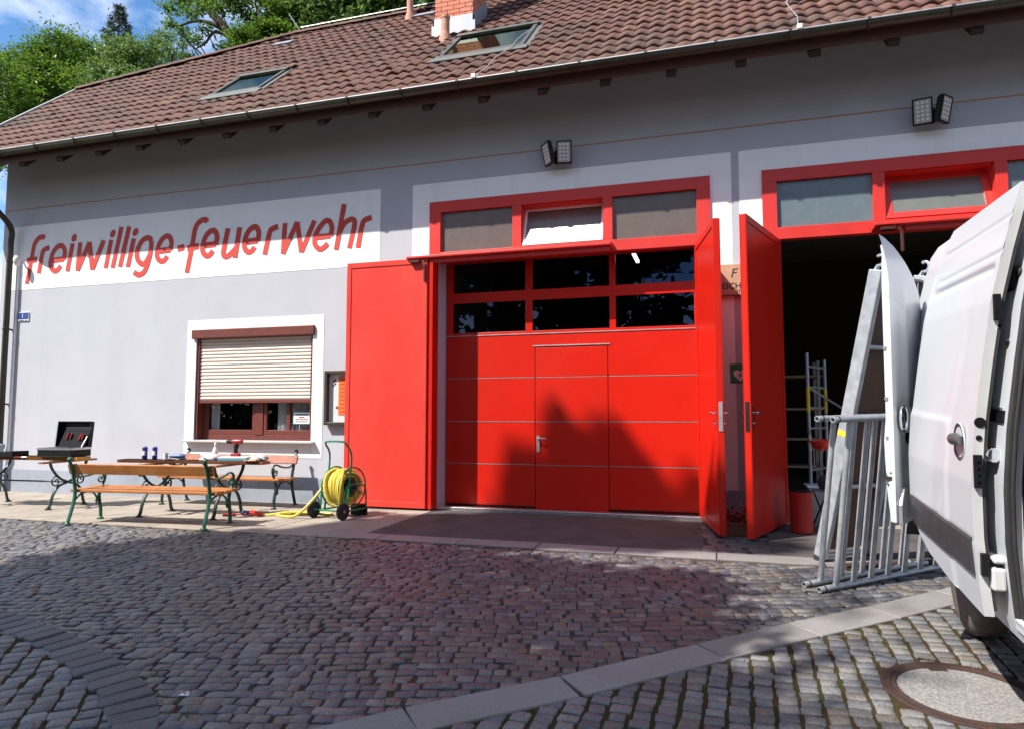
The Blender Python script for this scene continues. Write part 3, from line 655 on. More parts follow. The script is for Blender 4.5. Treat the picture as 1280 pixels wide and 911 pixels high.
sub(m, 'seam_highlight', 'zinc', D)  # pale strips stand in for the sunlit edges of the panel grooves
m = MB(); m.bx(xl, xr, ys + .03, ye + .01, .0, 2.62); sub(m, 'door_core', 'window_dark', D)
for z0, z1 in ((2.67, 3.14), (3.30, 3.76)):
    for a, b in ((-3.93, -2.75), (-2.64, -1.47), (-1.38, -.27)): mm = MB(); mm.quad((a, .320, z0), (b, .320, z0), (b, .320, z1), (a, .320, z1)); sub(mm, 'pane', 'pane_clear', D)
m = MB(); m.bx(-2.575, -2.53, ys - .018, ys - .003, .86, 1.10); m.tube([(-2.552, ys - .01, 1.06), (-2.552, ys - .065, 1.06), (-2.54, ys - .07, 1.06), (-2.42, ys - .07, 1.06)], .012, 8); sub(m, 'handle', 'zinc', D)
m = MB(); m.bx(-4.05, -.19, -.01, .12, -.02, .045); m.build('threshold', 'alu', B, bevel=.006)
# lit tube on the garage ceiling
m = MB(); m.bx(-1.23, -1.18, 1.1, 1.75, 3.93, 3.97); Lmp = m.build('ceiling_lamp', 'lamp_tube', B)
# dim shelving and a parked engine shape are left to the dark; stock shelf in the open bay
SH = thing('storage_shelf', 'tall steel rack of boxes and boards in the dark garage behind the red leaf', 'shelf', (1.15, 4.2, 0))
m = MB()
for x in (-.65, .65):
    for y in (-.25, .25): m.bx(x - .025, x + .025, y - .025, y + .025, 0, 2.4)
each(m, 'upright', 'can_grey', SH)
for z in (.45, .95, 1.5, 2.1): mm = MB(); mm.bx(-.70, .70, -.28, .28, z, z + .035); mm.build('shelf_board', 'wood_plain', SH)
for nm, lb, (x, y, z, a, b, c), mt in (('storage_box', 'grey box low down on the dim storage rack in the garage', (-.4, -.05, .485, .42, .4, .26), 'can_grey'), ('storage_box', 'bluish box on the middle board of the dim storage rack', (-.35, -.05, .985, .42, .4, .30), 'carton_teal'), ('storage_box', 'brown box near the top of the dim storage rack', (-.3, -.05, 1.535, .5, .4, .34), 'plank_wood')):
    r_ = thing(nm, lb, 'box', (1.15 + x, 4.2 + y, z), (0, 0, .06))
    mm = MB(); mm.bx(-a / 2, a / 2, -b / 2, b / 2, 0, c); mm.build('body', mt, r_, bevel=.006)
    mm = MB(); mm.bx(-a / 2 - .008, a / 2 + .008, -b / 2 - .008, b / 2 + .008, c - .04, c + .006); mm.build('lid', mt, r_, bevel=.004)

# ------------------------------------------------------------------ roof
PITCH = R(43); EY, EZ = -.86, 6.07; RIDGE_Y = 3.52
RT = Matrix.Translation((0, EY, EZ)) @ Matrix.Rotation(PITCH, 4, 'X')     # x along eave, y up the slope, z outwards
SL = (RIDGE_Y - EY) / math.cos(PITCH)
XV = -13.95; XR = 10.3
hipS = (2.09 - EY) / math.cos(PITCH)                                       # where the half hip starts on the verge
def hip_x(s): return XV + max(0, s - hipS) / (SL - hipS) * 4.85
tw, tl = .205, .345
g_ = np.random.default_rng(21)
skip = [(-8.58, -7.52, 1.40, 2.56), (-4.18, -2.74, 1.45, 2.82), (1.2, 2.35, 1.66, 2.9)]
nx = 8; prof = []
for i in range(nx + 1):
    t = i / nx; prof.append((t, .030 * (.5 - .5 * math.cos(2 * math.pi * t)) ** .8 if t < 1 else 0.0))
VV = []; FF = []; cnt = 0
rows = int(SL / tl) + 1
for r in range(rows):
    s0 = r * tl - .03; s1 = min(s0 + tl + .05, SL + .02)
    for c in range(int((XR - XV) / tw)):
        x0 = XV + c * tw
        if x0 < hip_x((s0 + s1) / 2) - .10: continue
        if any(a - .1 < x0 < b - .06 and q0 - .16 < s0 < q1 - .12 for a, b, q0, q1 in skip): continue
        dz = g_.normal(0, .0035); dx = g_.normal(0, .004); dt = g_.normal(0, .006); up = .012
        if g_.random() < .012: dz += .012; dx += .012
        o = len(VV)
        for (s, base) in ((s0 + dt, .030), (s0 + dt, .048), (s1 + dt, .012)):
            for t, h in prof:
                q = RT @ Vector((x0 + dx + t * (tw + .012), s + (.006 * math.cos(t * 9) if base > .02 else 0), base + h + dz if base != .030 else .018 + h + dz)); VV.append(q[:])
        k = nx + 1
        for j in range(2):
            for i in range(nx): FF.append((o + j * k + i, o + j * k + i + 1, o + (j + 1) * k + i + 1, o + (j + 1) * k + i))
roof = npmesh('roof', VV, np.array(FF), 'roof_tile', B, smooth=False)
m = MB()
def rp_(x, s, n): return RT @ Vector((x, s, n))
# boarded underside, back slope and half hip below the tiles
m.add([rp_(XV, -.02, -.02), rp_(XR, -.02, -.02), rp_(XR, SL, -.02), rp_(XV + 4.85, SL, -.02), rp_(XV, hipS, -.02), rp_(XV, -.02, -.06), rp_(XR, -.02, -.06), rp_(XR, SL, -.06), rp_(XV + 4.85, SL, -.06), rp_(XV, hipS, -.06)],
      [(0, 1, 2, 3, 4), (9, 8, 7, 6, 5), (0, 5, 6, 1), (0, 4, 9, 5), (4, 3, 8, 9)])
m.build('roof_boarding', 'wood_dark', roof)
m = MB(); ZR = EZ + SL * math.sin(PITCH); yb = 2 * RIDGE_Y - EY
zh = EZ + hipS * math.sin(PITCH); y1 = EY + hipS * math.cos(PITCH)
m.add([(XV, y1, zh), (XV, 2 * RIDGE_Y - y1, zh), (XV + 4.85, RIDGE_Y, ZR)], [(0, 1, 2)])
m.add([(XV, yb, EZ), (XR, yb, EZ), (XR, RIDGE_Y, ZR), (XV + 4.85, RIDGE_Y, ZR), (XV, 2 * RIDGE_Y - y1, zh)], [(0, 1, 2, 3, 4)])
m.build('back_slope', 'roof_tile', roof)
m = MB()
def caps(a, b, r, step):
    a = Vector(a); b = Vector(b); n = int((b - a).length / step)
    for i in range(n):
        p = a.lerp(b, i / n); q = a.lerp(b, (i + 1.06) / n); d = (q - p).normalized(); sx = d.cross(Vector((0, 0, 1))).normalized(); uz = sx.cross(d)
        vs = []
        for e, (pt, rr) in enumerate(((p, r * 1.06), (q, r * .94))):
            for k in range(9): t = math.pi * k / 8; vs.append(pt + sx * rr * math.cos(t) + uz * (rr * .8 * math.sin(t) + random.uniform(-.002, .002)))
        m.add(vs, [(k, k + 1, 9 + k + 1, 9 + k) for k in range(8)] + [tuple(range(9)), tuple(reversed(range(9, 18)))])
caps((XV + 4.75, RIDGE_Y, ZR + .03), (XR, RIDGE_Y, ZR + .03), .115, .36)
caps((XV, y1, zh + .03), (XV + 4.8, RIDGE_Y, ZR + .03), .115, .36)
m.build('ridge_tile', 'roof_tile', roof)
m = MB(); a = rp_(XV - .03, -.04, .03); b = rp_(XV - .03, hipS, .03); m.bar(a, b, .05, .11, up=(0, -.7, .7)); m.build('verge_trim', 'zinc', roof)
m = MB(); m.tube([(-9.0, RIDGE_Y - .06, ZR + .16), (-4.9, RIDGE_Y - .06, ZR + .16), (XR, RIDGE_Y - .06, ZR + .16)], .011, 5)
m.tube([(-9.05, RIDGE_Y - .02, ZR + .12), (-9.30, RIDGE_Y - .1, ZR + .52)], .012, 5)
for x_, s_t in ((1.06, 3.2), (-2.78, 2.2)):
    P = [rp_(x_ + .03 * math.sin(i * 1.7) - (.33 * (1 - i / 8) if x_ < 0 else 0), s_t * i / 8 + .03, .10) for i in range(9)]; P = [rp_(x_ - (.34 if x_ < 0 else 0), -.06, .03)] + P; m.tube(P, .007, 5)
each(m, 'lightning_wire', 'zinc', roof)
m = MB()
for x_ in (1.06, -3.12): m.bx(x_ - .03, x_ + .03, EY - .20, EY - .14, EZ - .03, EZ + .03)
each(m, 'wire_clamp', 'white_metal', roof, bevel=.005)
# gutter
m = MB(); gr = .078; gy = EY - .085; gzc = EZ - .028
n = 10; vs = []
for x in (XV - .05, XR):
    for k in range(n + 1): t = math.pi + math.pi * k / n; vs.append((x, gy + gr * math.cos(t), gzc + gr * math.sin(t)))
m.add(vs, [(k, k + 1, n + 1 + k + 1, n + 1 + k) for k in range(n)])
m.add([v for v in vs[:n + 1]], [tuple(range(n + 1))])
Gt = m.build('gutter', 'gutter_brown', B, smooth=True)
md = Gt.modifiers.new('thick', 'SOLIDIFY'); md.thickness = .004
m = MB(); m.tube([(XV - .05, gy - gr, gzc + .004), (XR, gy - gr, gzc + .004)], .0115, 8); m.build('gutter_bead', 'zinc', Gt)
brk = [-13.75 + .865 * i for i in range(28)]
for i, x in enumerate(brk):
    mm = MB(); P = [(x, gy + (gr + .006) * math.cos(t), gzc + (gr + .006) * math.sin(t)) for t in np.linspace(math.pi * .96, 2 * math.pi, 12)]; mm.tube(P, .011, 4)
    mm.bx(x - .018, x + .018, gy - gr - .016, gy - gr + .012, gzc - .01, gzc + .022); mm.build('gutter_bracket', 'gutter_brown', Gt)
m = MB(); m.bx(XV + .02, XR, EY + .015, EY + .04, EZ - .20, EZ + .0); m.build('fascia_board', 'fascia', B)
for x in [-13.45 + .865 * i for i in range(27)]:
    mm = MB(); y_a, y_b = EY + .05, .0
    sk = math.tan(PITCH)
    mm.prism([(y_a, EZ - .245), (y_a + .04, EZ - .275), (y_b, EZ - .275 + (y_b - y_a) * sk), (y_b, EZ - .10 + (y_b - y_a) * sk), (y_a, EZ - .10)], lambda y, z: (x - .065, y, z), lambda y, z: (x + .065, y, z))
    mm.build('rafter_end', 'wood_dark', B)
# downpipe at the left corner
m = MB(); px_ = -12.80
P = smooth_pts([(px_ - .05, gy, gzc - .06), (px_ - .05, gy, gzc - .22), (px_ - .02, gy + .30, gzc - .62), (px_, -.16, gzc - 1.05), (px_, -.12, gzc - 1.35)], 5) + [Vector((px_, -.12, .85))]
P = P[:-1] + [P[-1]]
m.tube(P, .052, 12); dp = m.build('downpipe', 'gutter_brown', B, smooth=True)
m = MB(); m.lathe([(.062, .0), (.066, .05), (.066, .80), (.085, .82), (.085, .88), (.06, .90)], 14, Matrix.Translation((px_, -.12, -.02))); m.build('standpipe', 'plinth_grey', dp, smooth=True)
for z in (1.6, 3.0, 4.3): mm = MB(); mm.lathe([(.056, 0), (.061, .004), (.061, .03), (.056, .034)], 12, Matrix.Translation((px_, -.12, z))); mm.bx(px_ - .012, px_ + .012, -.07, -.002, z, z + .03); mm.build('pipe_clip', 'gutter_brown', dp)
m = MB(); m.bx(-12.715, -12.675, -.05, -.005, .42, 4.25); m.build('cable_duct', 'white_metal', B, bevel=.004)
# chimney with lead flashing
cx0, cx1, cy0, cy1 = -4.77, -4.05, 1.45, 2.15
m = MB(); m.bx(cx0 + .004, cx1 - .004, cy0 + .004, cy1 - .004, 7.6, 10.9); CH = m.build('chimney', 'mortar', roof)
m = MB(); z = 8.50; row = 0; bl, bh, j = .235, .071, .011
while z < 10.85:
    for side in range(4):
        ax0, ax1 = (cx0, cx1) if side % 2 == 0 else (cy0, cy1)
        L_ = ax1 - ax0; u = -(bl / 2 if (row + side) % 2 else 0)
        while u < L_ - .01:
            a = max(0, u + j / 2); b = min(L_, u + bl - j / 2)
            if b - a > .03:
                d0 = random.uniform(-.0015, .0015); e = .006 + d0; dp_ = .05
                if side == 0: m.bx(ax0 + a, ax0 + b, cy0 - e, cy0 + dp_, z, z + bh)
                if side == 2: m.bx(ax0 + a, ax0 + b, cy1 - dp_, cy1 + e, z, z + bh)
                if side == 1: m.bx(cx1 - dp_, cx1 + e, ax0 + a, ax0 + b, z, z + bh)
                if side == 3: m.bx(cx0 - e, cx0 + dp_, ax0 + a, ax0 + b, z, z + bh)
            u += bl
    z += bh + j; row += 1
m.build('brickwork', ramp_island('brick_each', [(.50, .155, .085), (.58, .20, .12), (.44, .13, .075), (.62, .23, .15)], .8, nscale=25, namt=.2), CH)
m = MB()
za = rp_(0, (cy0 - EY) / math.cos(PITCH), .05).z
m.bx(cx0 - .03, cx1 + .03, cy0 - .03, cy0 - .012, za - .15, za + .33)
m.bx(cx0 - .06, cx1 + .06, cy0 - .035, cy0 - .031, za - .15, za + .20)
for x_, s in ((cx1, 1), (cx0, -1)):
    m.add([(x_ + s * .012, cy0 - .03, za - .1), (x_ + s * .03, cy0 - .03, za - .1), (x_ + s * .03, cy1 + .03, za + .62), (x_ + s * .012, cy1 + .03, za + .62), (x_ + s * .012, cy0 - .03, za + .33), (x_ + s * .03, cy0 - .03, za + .33), (x_ + s * .03, cy1 + .03, za + .98), (x_ + s * .012, cy1 + .03, za + .98)], [(0, 1, 2, 3), (4, 7, 6, 5), (0, 4, 5, 1), (1, 5, 6, 2), (2, 6, 7, 3), (3, 7, 4, 0)])
m.build('flashing', 'lead', CH)
def vent(x, y, h, r, mt='clay_pipe'):
    z = rp_(0, (y - EY) / math.cos(PITCH), .03).z
    m = MB(); T = Matrix.Translation((x, y, z - .1)); m.lathe([(r * 1.5, 0), (r * 1.45, .16), (r * 1.05, .24), (r, .28), (r, h), (r * 1.12, h + .01), (r * 1.12, h + .05), (r * .8, h + .05), (r * .8, h - .1)], 14, T); return m.build('vent_pipe', mt, roof, smooth=True)
vent(-4.47, 1.20, .50, .075); vent(-6.08, 3.12, 1.25, .07)
m = MB()
for x, s, wd in ((-6.0, 5.35, .5), (-9.25, 5.0, .45)): m.add([rp_(x, s, .085), rp_(x + wd, s, .085), rp_(x + wd, s + .28, .07), rp_(x, s + .28, .07), rp_(x, s, .05), rp_(x + wd, s, .05), rp_(x + wd, s + .28, .03), rp_(x, s + .28, .03)], [(0, 1, 2, 3), (0, 4, 5, 1), (1, 5, 6, 2), (3, 2, 6, 7), (0, 3, 7, 4)])
each(m, 'lead_patch', 'lead', roof)
m = MB()
for x, s in ((-9.1, 5.32), (-5.9, 5.75), (-5.2, 5.72)):
    vs = []
    for ss, rr in ((s, .10), (s + .3, .03)):
        for k in range(7): t = math.pi * k / 6; vs.append(rp_(x + rr * math.cos(t), ss, .05 + rr * math.sin(t)))
    m.add(vs, [(k, k + 1, 7 + k + 1, 7 + k) for k in range(6)] + [tuple(range(7))])
each(m, 'vent_tile', 'window_dark', roof)
# roof windows
for (a, b, q0, q1), tilt in zip(skip, (0.0, 0.0, 0.0)):
    m = MB(); TT = RT
    f = .07
    for (u0, u1, v0, v1) in ((a, a + f, q0, q1), (b - f, b, q0, q1), (a + f, b - f, q0, q0 + f + .03), (a + f, b - f, q1 - f - .05, q1)): m.bx(u0, u1, v0, v1, -.02, .075, TT)
    m.bx(a - .03, b + .03, q1 - .12, q1 + .02, .076, .095, TT)
    sw = m.build('roof_window', 'frame_grey', roof, bevel=.006)
    m = MB(); m.bx(a + f, b - f, q0 + f + .03, q1 - f - .05, .045, .052, TT); m.build('pane', 'pane_skylight', sw)
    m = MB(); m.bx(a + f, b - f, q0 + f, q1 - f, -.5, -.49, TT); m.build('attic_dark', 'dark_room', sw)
    m = MB(); m.bx(a - .09, a - .001, q0 - .02, q1, .0, .045, TT); m.bx(b + .001, b + .09, q0 - .02, q1, .0, .045, TT); m.bx(a - .09, b + .09, q0 - .22, q0 - .021, .05, .075, TT); m.build('flashing', 'lead_dark', sw)

# ------------------------------------------------------------------ lights and signs on the wall
def twin_flood(x, z, lab, angs):
    t = thing('flood_light', lab, 'floodlight', (x, 0, z), group='twin floodlights under the eave')
    m = MB(); m.bx(-.05, .05, -.045, -.001, -.10, .10); m.tube([(0, -.04, 0), (0, -.15, 0)], .02, 8); m.bx(-.07, .07, -.17, -.145, -.02, .02); m.build('bracket', 'black_plastic', t, bevel=.004)
    for s, a, wd in ((-1, angs[0], .22), (1, angs[1], .22)):
        T = Matrix.Translation((s * .128, -.19, 0)) @ Matrix.Rotation(R(a), 4, 'Z') @ Matrix.Rotation(R(12), 4, 'X')
        m = MB(); m.bx(-wd / 2, wd / 2, -.0, .05, -.16, .16, T)
        for k in range(6): m.bx(-wd / 2 + .012 + k * .033, -wd / 2 + .018 + k * .033, .05, .075, -.14, .14, T)
        for e in ((-wd / 2, -wd / 2 + .016, -.16, .16), (wd / 2 - .016, wd / 2, -.16, .16), (-wd / 2 + .016, wd / 2 - .016, .144, .16), (-wd / 2 + .016, wd / 2 - .016, -.16, -.144)): m.bx(e[0], e[1], -.012, -.001, e[2], e[3], T)
        h = m.build('lamp_head', 'black_plastic', t, bevel=.003)
        m = MB(); m.bx(-wd / 2 + .018, wd / 2 - .018, -.006, -.0015, -.142, .142, T); m.build('lens', 'led_face', h)
        m = MB()
        for i in range(3):
            for k in range(5):
                m.bx(-.067 + i * .052, -.037 + i * .052, -.010, -.0065, -.115 + k * .052, -.088 + k * .052, T)
        each(m, 'diode', 'white_metal', h)
    return t
twin_flood(-2.16, 5.19, 'black twin floodlight on the wall above the closed left gate', (-50, 10))
twin_flood(2.68, 5.19, 'black twin floodlight on the wall above the open right gate', (-12, 48))
t = thing('wall_lamp', 'small white lamp on an arm at the left corner of the house', 'lamp', (-12.62, 0, 4.33))
m = MB(); m.tube([(0, -.0, 0), (.0, -.08, .02), (.05, -.15, .02)], .020, 8); m.build('arm', 'white_metal', t, smooth=True)
m = MB(); m.lathe([(.0, .07), (.035, .06), (.06, .02), (.06, -.02), (.045, -.09), (.02, -.12), (0, -.125)], 16, Matrix.Translation((.07, -.17, -.01))); m.build('lamp_shade', 'white_metal', t, smooth=True)
t = thing('house_number', 'small blue enamel house number plate on the grey wall', 'sign', (-12.51, 0, 3.25))
m = MB(); m.bx(-.135, .135, -.02, -.002, -.085, .085); m.build('plate', 'sign_white', t, bevel=.006)
m = MB(); m.bx(-.125, .125, -.024, -.0205, -.045, .078); m.build('blue_field', 'sign_blue', t)
text_mesh('number', '1', .115, 'sign_white', t, (-.015, -.0255, .017))
m = MB(); m.add([(.045, -.0255, .06), (.06, -.0255, .06), (.095, -.0255, -.02), (.08, -.0255, -.02)], [(0, 1, 2, 3)]); m.build('stroke', 'tool_blue', t)
m = MB(); m.bx(-.10, .02, -.0235, -.0205, -.073, -.062); m.bx(.045, .10, -.0235, -.0205, -.073, -.062); m.build('small_print', 'sign_black', t)
t = thing('defibrillator_sign', 'green square sign with a white heart between the open red leaves', 'sign', (.31, 0, 1.96))
m = MB(); m.bx(-.125, .125, -.012, -.006, -.13, .13); m.build('plate', 'sign_green', t, bevel=.003)
P = []
for k in range(40):
    a = 2 * math.pi * k / 40; P.append((16 * math.sin(a) ** 3 * .0056, (13 * math.cos(a) - 5 * math.cos(2 * a) - 2 * math.cos(3 * a) - math.cos(4 * a)) * .0056))
m = MB(); m.add([(x + .005, -.0145, z - .02) for x, z in P], [tuple(range(40))]); m.build('heart', 'sign_white', t)
m = MB(); m.add([(x + .005, -.0165, z - .025) for x, z in ((.012, .045), (-.028, -.008), (-.004, -.006), (-.014, -.045), (.028, .010), (.004, .008))], [tuple(range(6))]); m.build('bolt', 'sign_green', t)
t = thing('wooden_sign', 'wooden board with dark letters on the wall between the two gates', 'sign', (.36, 0, 3.13))
m = MB(); m.bx(-.31, .34, -.06, -.006, -.12, .30); m.build('board', 'plank_wood', t, bevel=.006)
text_mesh('lettering', 'EICHB', .115, 'sign_black', t, (-.255, -.0615, -.005), align='LEFT', bold=.002)
text_mesh('lettering', 'STE', .06, 'sign_black', t, (-.075, -.0615, -.082), align='LEFT', bold=.001)
text_mesh('emblem', 'F', .17, 'sign_black', t, (-.145, -.0615, .17), align='LEFT', shear=.2)
m = MB(); m.bx(-.31, .34, -.068, -.061, -.135, -.121); m.build('lower_edge', 'window_brown', t)
t = thing('notice_case', 'brown glazed notice case with an orange poster beside the red leaf', 'notice board', (-5.64, 0, 1.68))
m = MB()
for a in ((-.32, -.27, -.43, .43), (.27, .32, -.43, .43), (-.27, .27, .38, .43), (-.27, .27, -.43, -.38)): m.bx(a[0], a[1], -.10, -.008, a[2], a[3])
m.build('case_frame', 'notice_frame', t, bevel=.006)
m = MB(); m.bx(-.27, .27, -.02, -.008, -.38, .38); m.build('back_panel', 'sign_white', t)
m = MB(); m.bx(-.10, .24, -.026, -.0215, -.27, .34); m.build('poster', 'poster_orange', t)
m = MB()
for k in range(9): m.bx(-.07, .20 - .03 * (k % 3), -.0275, -.0262, .27 - k * .062, .285 - k * .062)
m.build('poster_print', 'poster_ink', t)
m = MB()
for x, z in ((-.19, .26), (-.165, .22), (-.20, .19), (-.17, .28), (-.11, -.16), (-.13, -.15)): m.lathe([(0, .0), (.02, .0), (.018, .002), (0, .0025)], 8, Matrix.Translation((x, -.0215, z)) @ Matrix.Rotation(R(90), 4, 'X'))
each(m, 'sticker', 'petal_red', t)
m = MB(); m.quad((-.27, -.09, -.38), (.27, -.09, -.38), (.27, -.09, .38), (-.27, -.09, .38)); m.build('pane', 'pane_thin', t)
t = thing('window_sign', 'white paper sign with printed lines inside the lower right window', 'sign', (-6.53, .17, 1.36))
m = MB(); m.bx(-.165, .165, .0, .003, -.10, .10); m.build('sheet', 'carton_teal', t); m = MB(); m.bx(-.155, .155, -.0025, -.0005, -.09, .09); m.build('print_field', 'sign_white', t)
m = MB(); m.bx(-.12, .12, -.004, -.003, .048, .064); m.bx(-.055, .05, -.004, -.003, .005, .02)
for k in range(8): m.bx(-.11 + k * .028, -.09 + k * .028, -.004, -.003, -.068, -.050)
m.build('print', 'sign_black', t)
m = MB()
for k in range(9): m.bx(-.12 + k * .027, -.10 + k * .027, -.004, -.003, -.03, -.008)
m.build('print', 'sign_red', t)

# ------------------------------------------------------------------ benches and tables
def scroll(c, r0, r1, a0, a1, n=16):
    """points of a spiral in the (y, z) plane"""
    return [(c[0] + (r0 + (r1 - r0) * i / n) * math.cos(R(a0 + (a1 - a0) * i / n)), c[1] + (r0 + (r1 - r0) * i / n) * math.sin(R(a0 + (a1 - a0) * i / n))) for i in range(n + 1)]
def iron(m, x, yz, r=.014, flat=1.5):
    m.tube([(x, y, z) for y, z in yz], r, 8, flat=flat, up=(1, 0, 0))
def sm2(P, k=5): return [(v.x, v.y) for v in smooth_pts([(a, b, 0) for a, b in P], k)]
def bench_end(x, m):
    # y grows towards the sitter's front
    iron(m, x, sm2([(-.30, .012), (-.27, .10), (-.215, .28), (-.20, .42), (-.235, .60), (-.285, .765), (-.32, .825), (-.31, .85), (-.285, .845)]), .017)
    iron(m, x, sm2([(.24, .012), (.235, .14), (.20, .30), (.215, .40), (.25, .44)]), .017)
    iron(m, x, sm2([(-.20, .42), (-.05, .40), (.12, .405), (.25, .44)]), .014)
    iron(m, x, sm2([(-.205, .30), (-.10, .375), (.02, .385), (.12, .35), (.205, .22)]), .011)
    iron(m, x, sm2([(-.245, .645), (-.12, .60), (.06, .615), (.20, .655), (.275, .63), (.29, .55), (.255, .47), (.22, .42)]), .0135)
    iron(m, x, scroll((.215, .545), .062, .012, 60, -420), .009)
    iron(m, x, scroll((.20, .245), .055, .012, 120, 480), .009)
    for y in (-.30, .24): m.lathe([(.045, .0), (.045, .012), (.02, .03), (.014, .05)], 10, Matrix.Translation((x, y, 0)))
def bench(name, lab, loc, rz, L, mat_seat, mat_back, iron_m='iron_green', boards=1):
    t = thing(name, lab, 'bench', loc, (0, 0, rz), group='cast iron benches by the wall')
    for x in (-L / 2 + .09, L / 2 - .09):
        m = MB(); bench_end(x, m); m.build('frame_end', iron_m, t, smooth=True)
    for y0, y1 in ((-.185, -.03), (-.012, .125), (.143, .27)):
        m = MB(); T = Matrix.Translation((0, (y0 + y1) / 2, .425 + (.012 if y0 > .1 else 0))) @ Matrix.Rotation(R(2), 4, 'X'); m.bx(-L / 2, L / 2, -(y1 - y0) / 2, (y1 - y0) / 2, -.018, .018, T); m.build('seat_plank', mat_seat, t, bevel=.006)
    T = Matrix.Translation((0, -.254, .705)) @ Matrix.Rotation(R(17), 4, 'X')
    m = MB(); m.bx(-L / 2 + .02, L / 2 - .02, -.0, .036, -.068, .068, T); m.build('backrest', mat_back, t, bevel=.008)
    m = MB()
    for x in (-L / 2 + .09, L / 2 - .09):
        for zz in (-.04, .04): m.lathe([(.0, -.004), (.012, -.003), (.012, .0)], 8, T @ Matrix.Translation((x, -.002, zz)) @ Matrix.Rotation(R(90), 4, 'X'))
    each(m, 'bolt', 'zinc', t)
    return t
bench('park_bench', 'green iron bench with honey brown planks in front, its back to the yard', (-7.08, -2.33, .0), math.atan2(.18, 1.99), 2.15, 'wood_orange', 'wood_orange')
bench('park_bench', 'dark iron bench with reddish planks standing against the wall under the window', (-7.42, -.48, .0), math.pi, 2.25, 'wood_orange', 'wood_red', 'iron_dark')
def table_end(x, m):
    for s in (-1, 1):
        iron(m, x, sm2([(s * .335, .715), (s * .29, .60), (s * .16, .46), (s * .0, .385), (-s * .17, .33), (-s * .26, .20), (-s * .30, .06), (-s * .325, .012)]), .017)
        iron(m, x, scroll((s * .215, .405), .085, .018, 100 if s > 0 else 80, (100 - 470) if s > 0 else (80 + 470)), .010)
        m.lathe([(.05, .0), (.05, .012), (.02, .03), (.014, .05)], 10, Matrix.Translation((x, s * .325, 0)))
    iron(m, x, sm2([(-.335, .715), (0, .72), (.335, .715)]), .012)
def table(lab, loc, rz, L, W_, mt, planks, inset=.33, zb_=.728):
    t = thing('garden_table', lab, 'table', loc, (0, 0, rz), group='cast iron garden tables')
    for x in (-L / 2 + inset, L / 2 - inset): m = MB(); table_end(x, m); m.build('frame_end', 'iron_dark', t, smooth=True)
    m = MB(); m.tube([(-L / 2 + inset, 0, .385), (L / 2 - inset, 0, .385)], .013, 8); m.build('stretcher', 'iron_dark', t)
    pw = W_ / planks
    for i in range(planks):
        y = -W_ / 2 + pw * (i + .5); dx = random.uniform(-.05, .05); m = MB(); m.bx(-L / 2 + dx, L / 2 + dx * .6, -pw / 2 + .006, pw / 2 - .006, zb_, .772); m.build('top_plank', mt[i % len(mt)], t, bevel=.006)
    for x in (-L / 2 + inset, L / 2 - inset): m = MB(); m.bx(x - .045, x + .045, -W_ / 2 + .06, W_ / 2 - .06, zb_ - .028, zb_ - .0005); m.build('batten', 'wood_brown', t, bevel=.004)
    return t
TB1 = (-10.33, -1.46); TB2 = (-7.12, -1.57)
table('iron table with bright yellow brown planks carrying the open case, leftmost', (*TB1, 0), R(4), 2.0, 1.10, ('wood_honey', 'wood_honey', 'wood_orange', 'wood_brown'), 4, inset=.26, zb_=.716)
table('iron table with worn red brown planks carrying the cans and the drill', (*TB2, 0), R(4), 2.3, .80, ('wood_orange', 'wood_brown', 'wood_brown', 'wood_brown'), 4, inset=.57)

ZTB = .772
# open black tool case
t = thing('tool_case', 'open black tool case with raised lid on the left table', 'tool case', (-9.70, -1.40, ZTB), (0, 0, R(8)))
m = MB(); m.bx(-.29, .29, -.20, .20, 0, .012)
for a in ((-.29, .29, -.20, -.19), (-.29, .29, .19, .20), (-.29, -.28, -.19, .19), (.28, .29, -.19, .19)): m.bx(a[0], a[1], a[2], a[3], .012, .13)
m.build('body', 'black_plastic', t, bevel=.008)
m = MB(); m.bx(-.295, .295, -.207, -.2005, .105, .135); m.bx(-.297, -.2905, -.20, .20, .105, .135); m.bx(.2905, .297, -.20, .20, .105, .135); m.build('rim', 'alu', t)
m = MB(); m.bx(-.27, .27, -.18, .18, .095, .12); m.bx(-.25, .1, -.15, -.05, .121, .135); m.bx(.02, .26, .02, .12, .121, .14); m.build('tool_tray', 'black_rubber', t, bevel=.004)
T = Matrix.Translation((0, .20, .135)) @ Matrix.Rotation(R(-6), 4, 'X')
m = MB(); m.bx(-.29, .29, .0, .012, 0, .40, T)
for a in ((-.29, -.278, 0, .40), (.278, .29, 0, .40), (-.278, .278, .388, .40)): m.bx(a[0], a[1], -.075, -.0005, a[2], a[3], T)
m.build('lid', 'black_plastic', t, bevel=.014)
m = MB(); m.bx(-.292, -.2765, -.083, -.076, .0, .40, T); m.build('rim', 'alu', t)
T2 = Matrix.Translation((.05, .09, .14)) @ Matrix.Rotation(R(-12), 4, 'X')
m = MB(); m.prism([(-.25, 0), (.20, 0), (.28, .31), (-.17, .31)], lambda a, b: tuple(T2 @ Vector((a, 0, b))), lambda a, b: tuple(T2 @ Vector((a, .018, b)))); pn = m.build('tool_panel', 'black_plastic', t, bevel=.004)
m = MB()
for x, z, h in ((-.12, .12, .10), (-.06, .13, .08), (.10, .10, .09), (.15, .12, .08), (.12, .15, .06)): m.tube([T2 @ Vector((x, -.012, z)), T2 @ Vector((x + .02, -.012, z + h))], .013, 8)
each(m, 'screwdriver_grip', 'tool_red', pn)
m = MB(); m.tube([T @ Vector((.27, -.04, .25)), Vector((.27, .02, .14))], .005, 6); m.build('lid_stay', 'can_grey', t)
t = thing('small_case', 'flat black tray with white papers at the left end of the left table', 'case', (-10.72, -1.66, ZTB), (0, 0, R(4)))
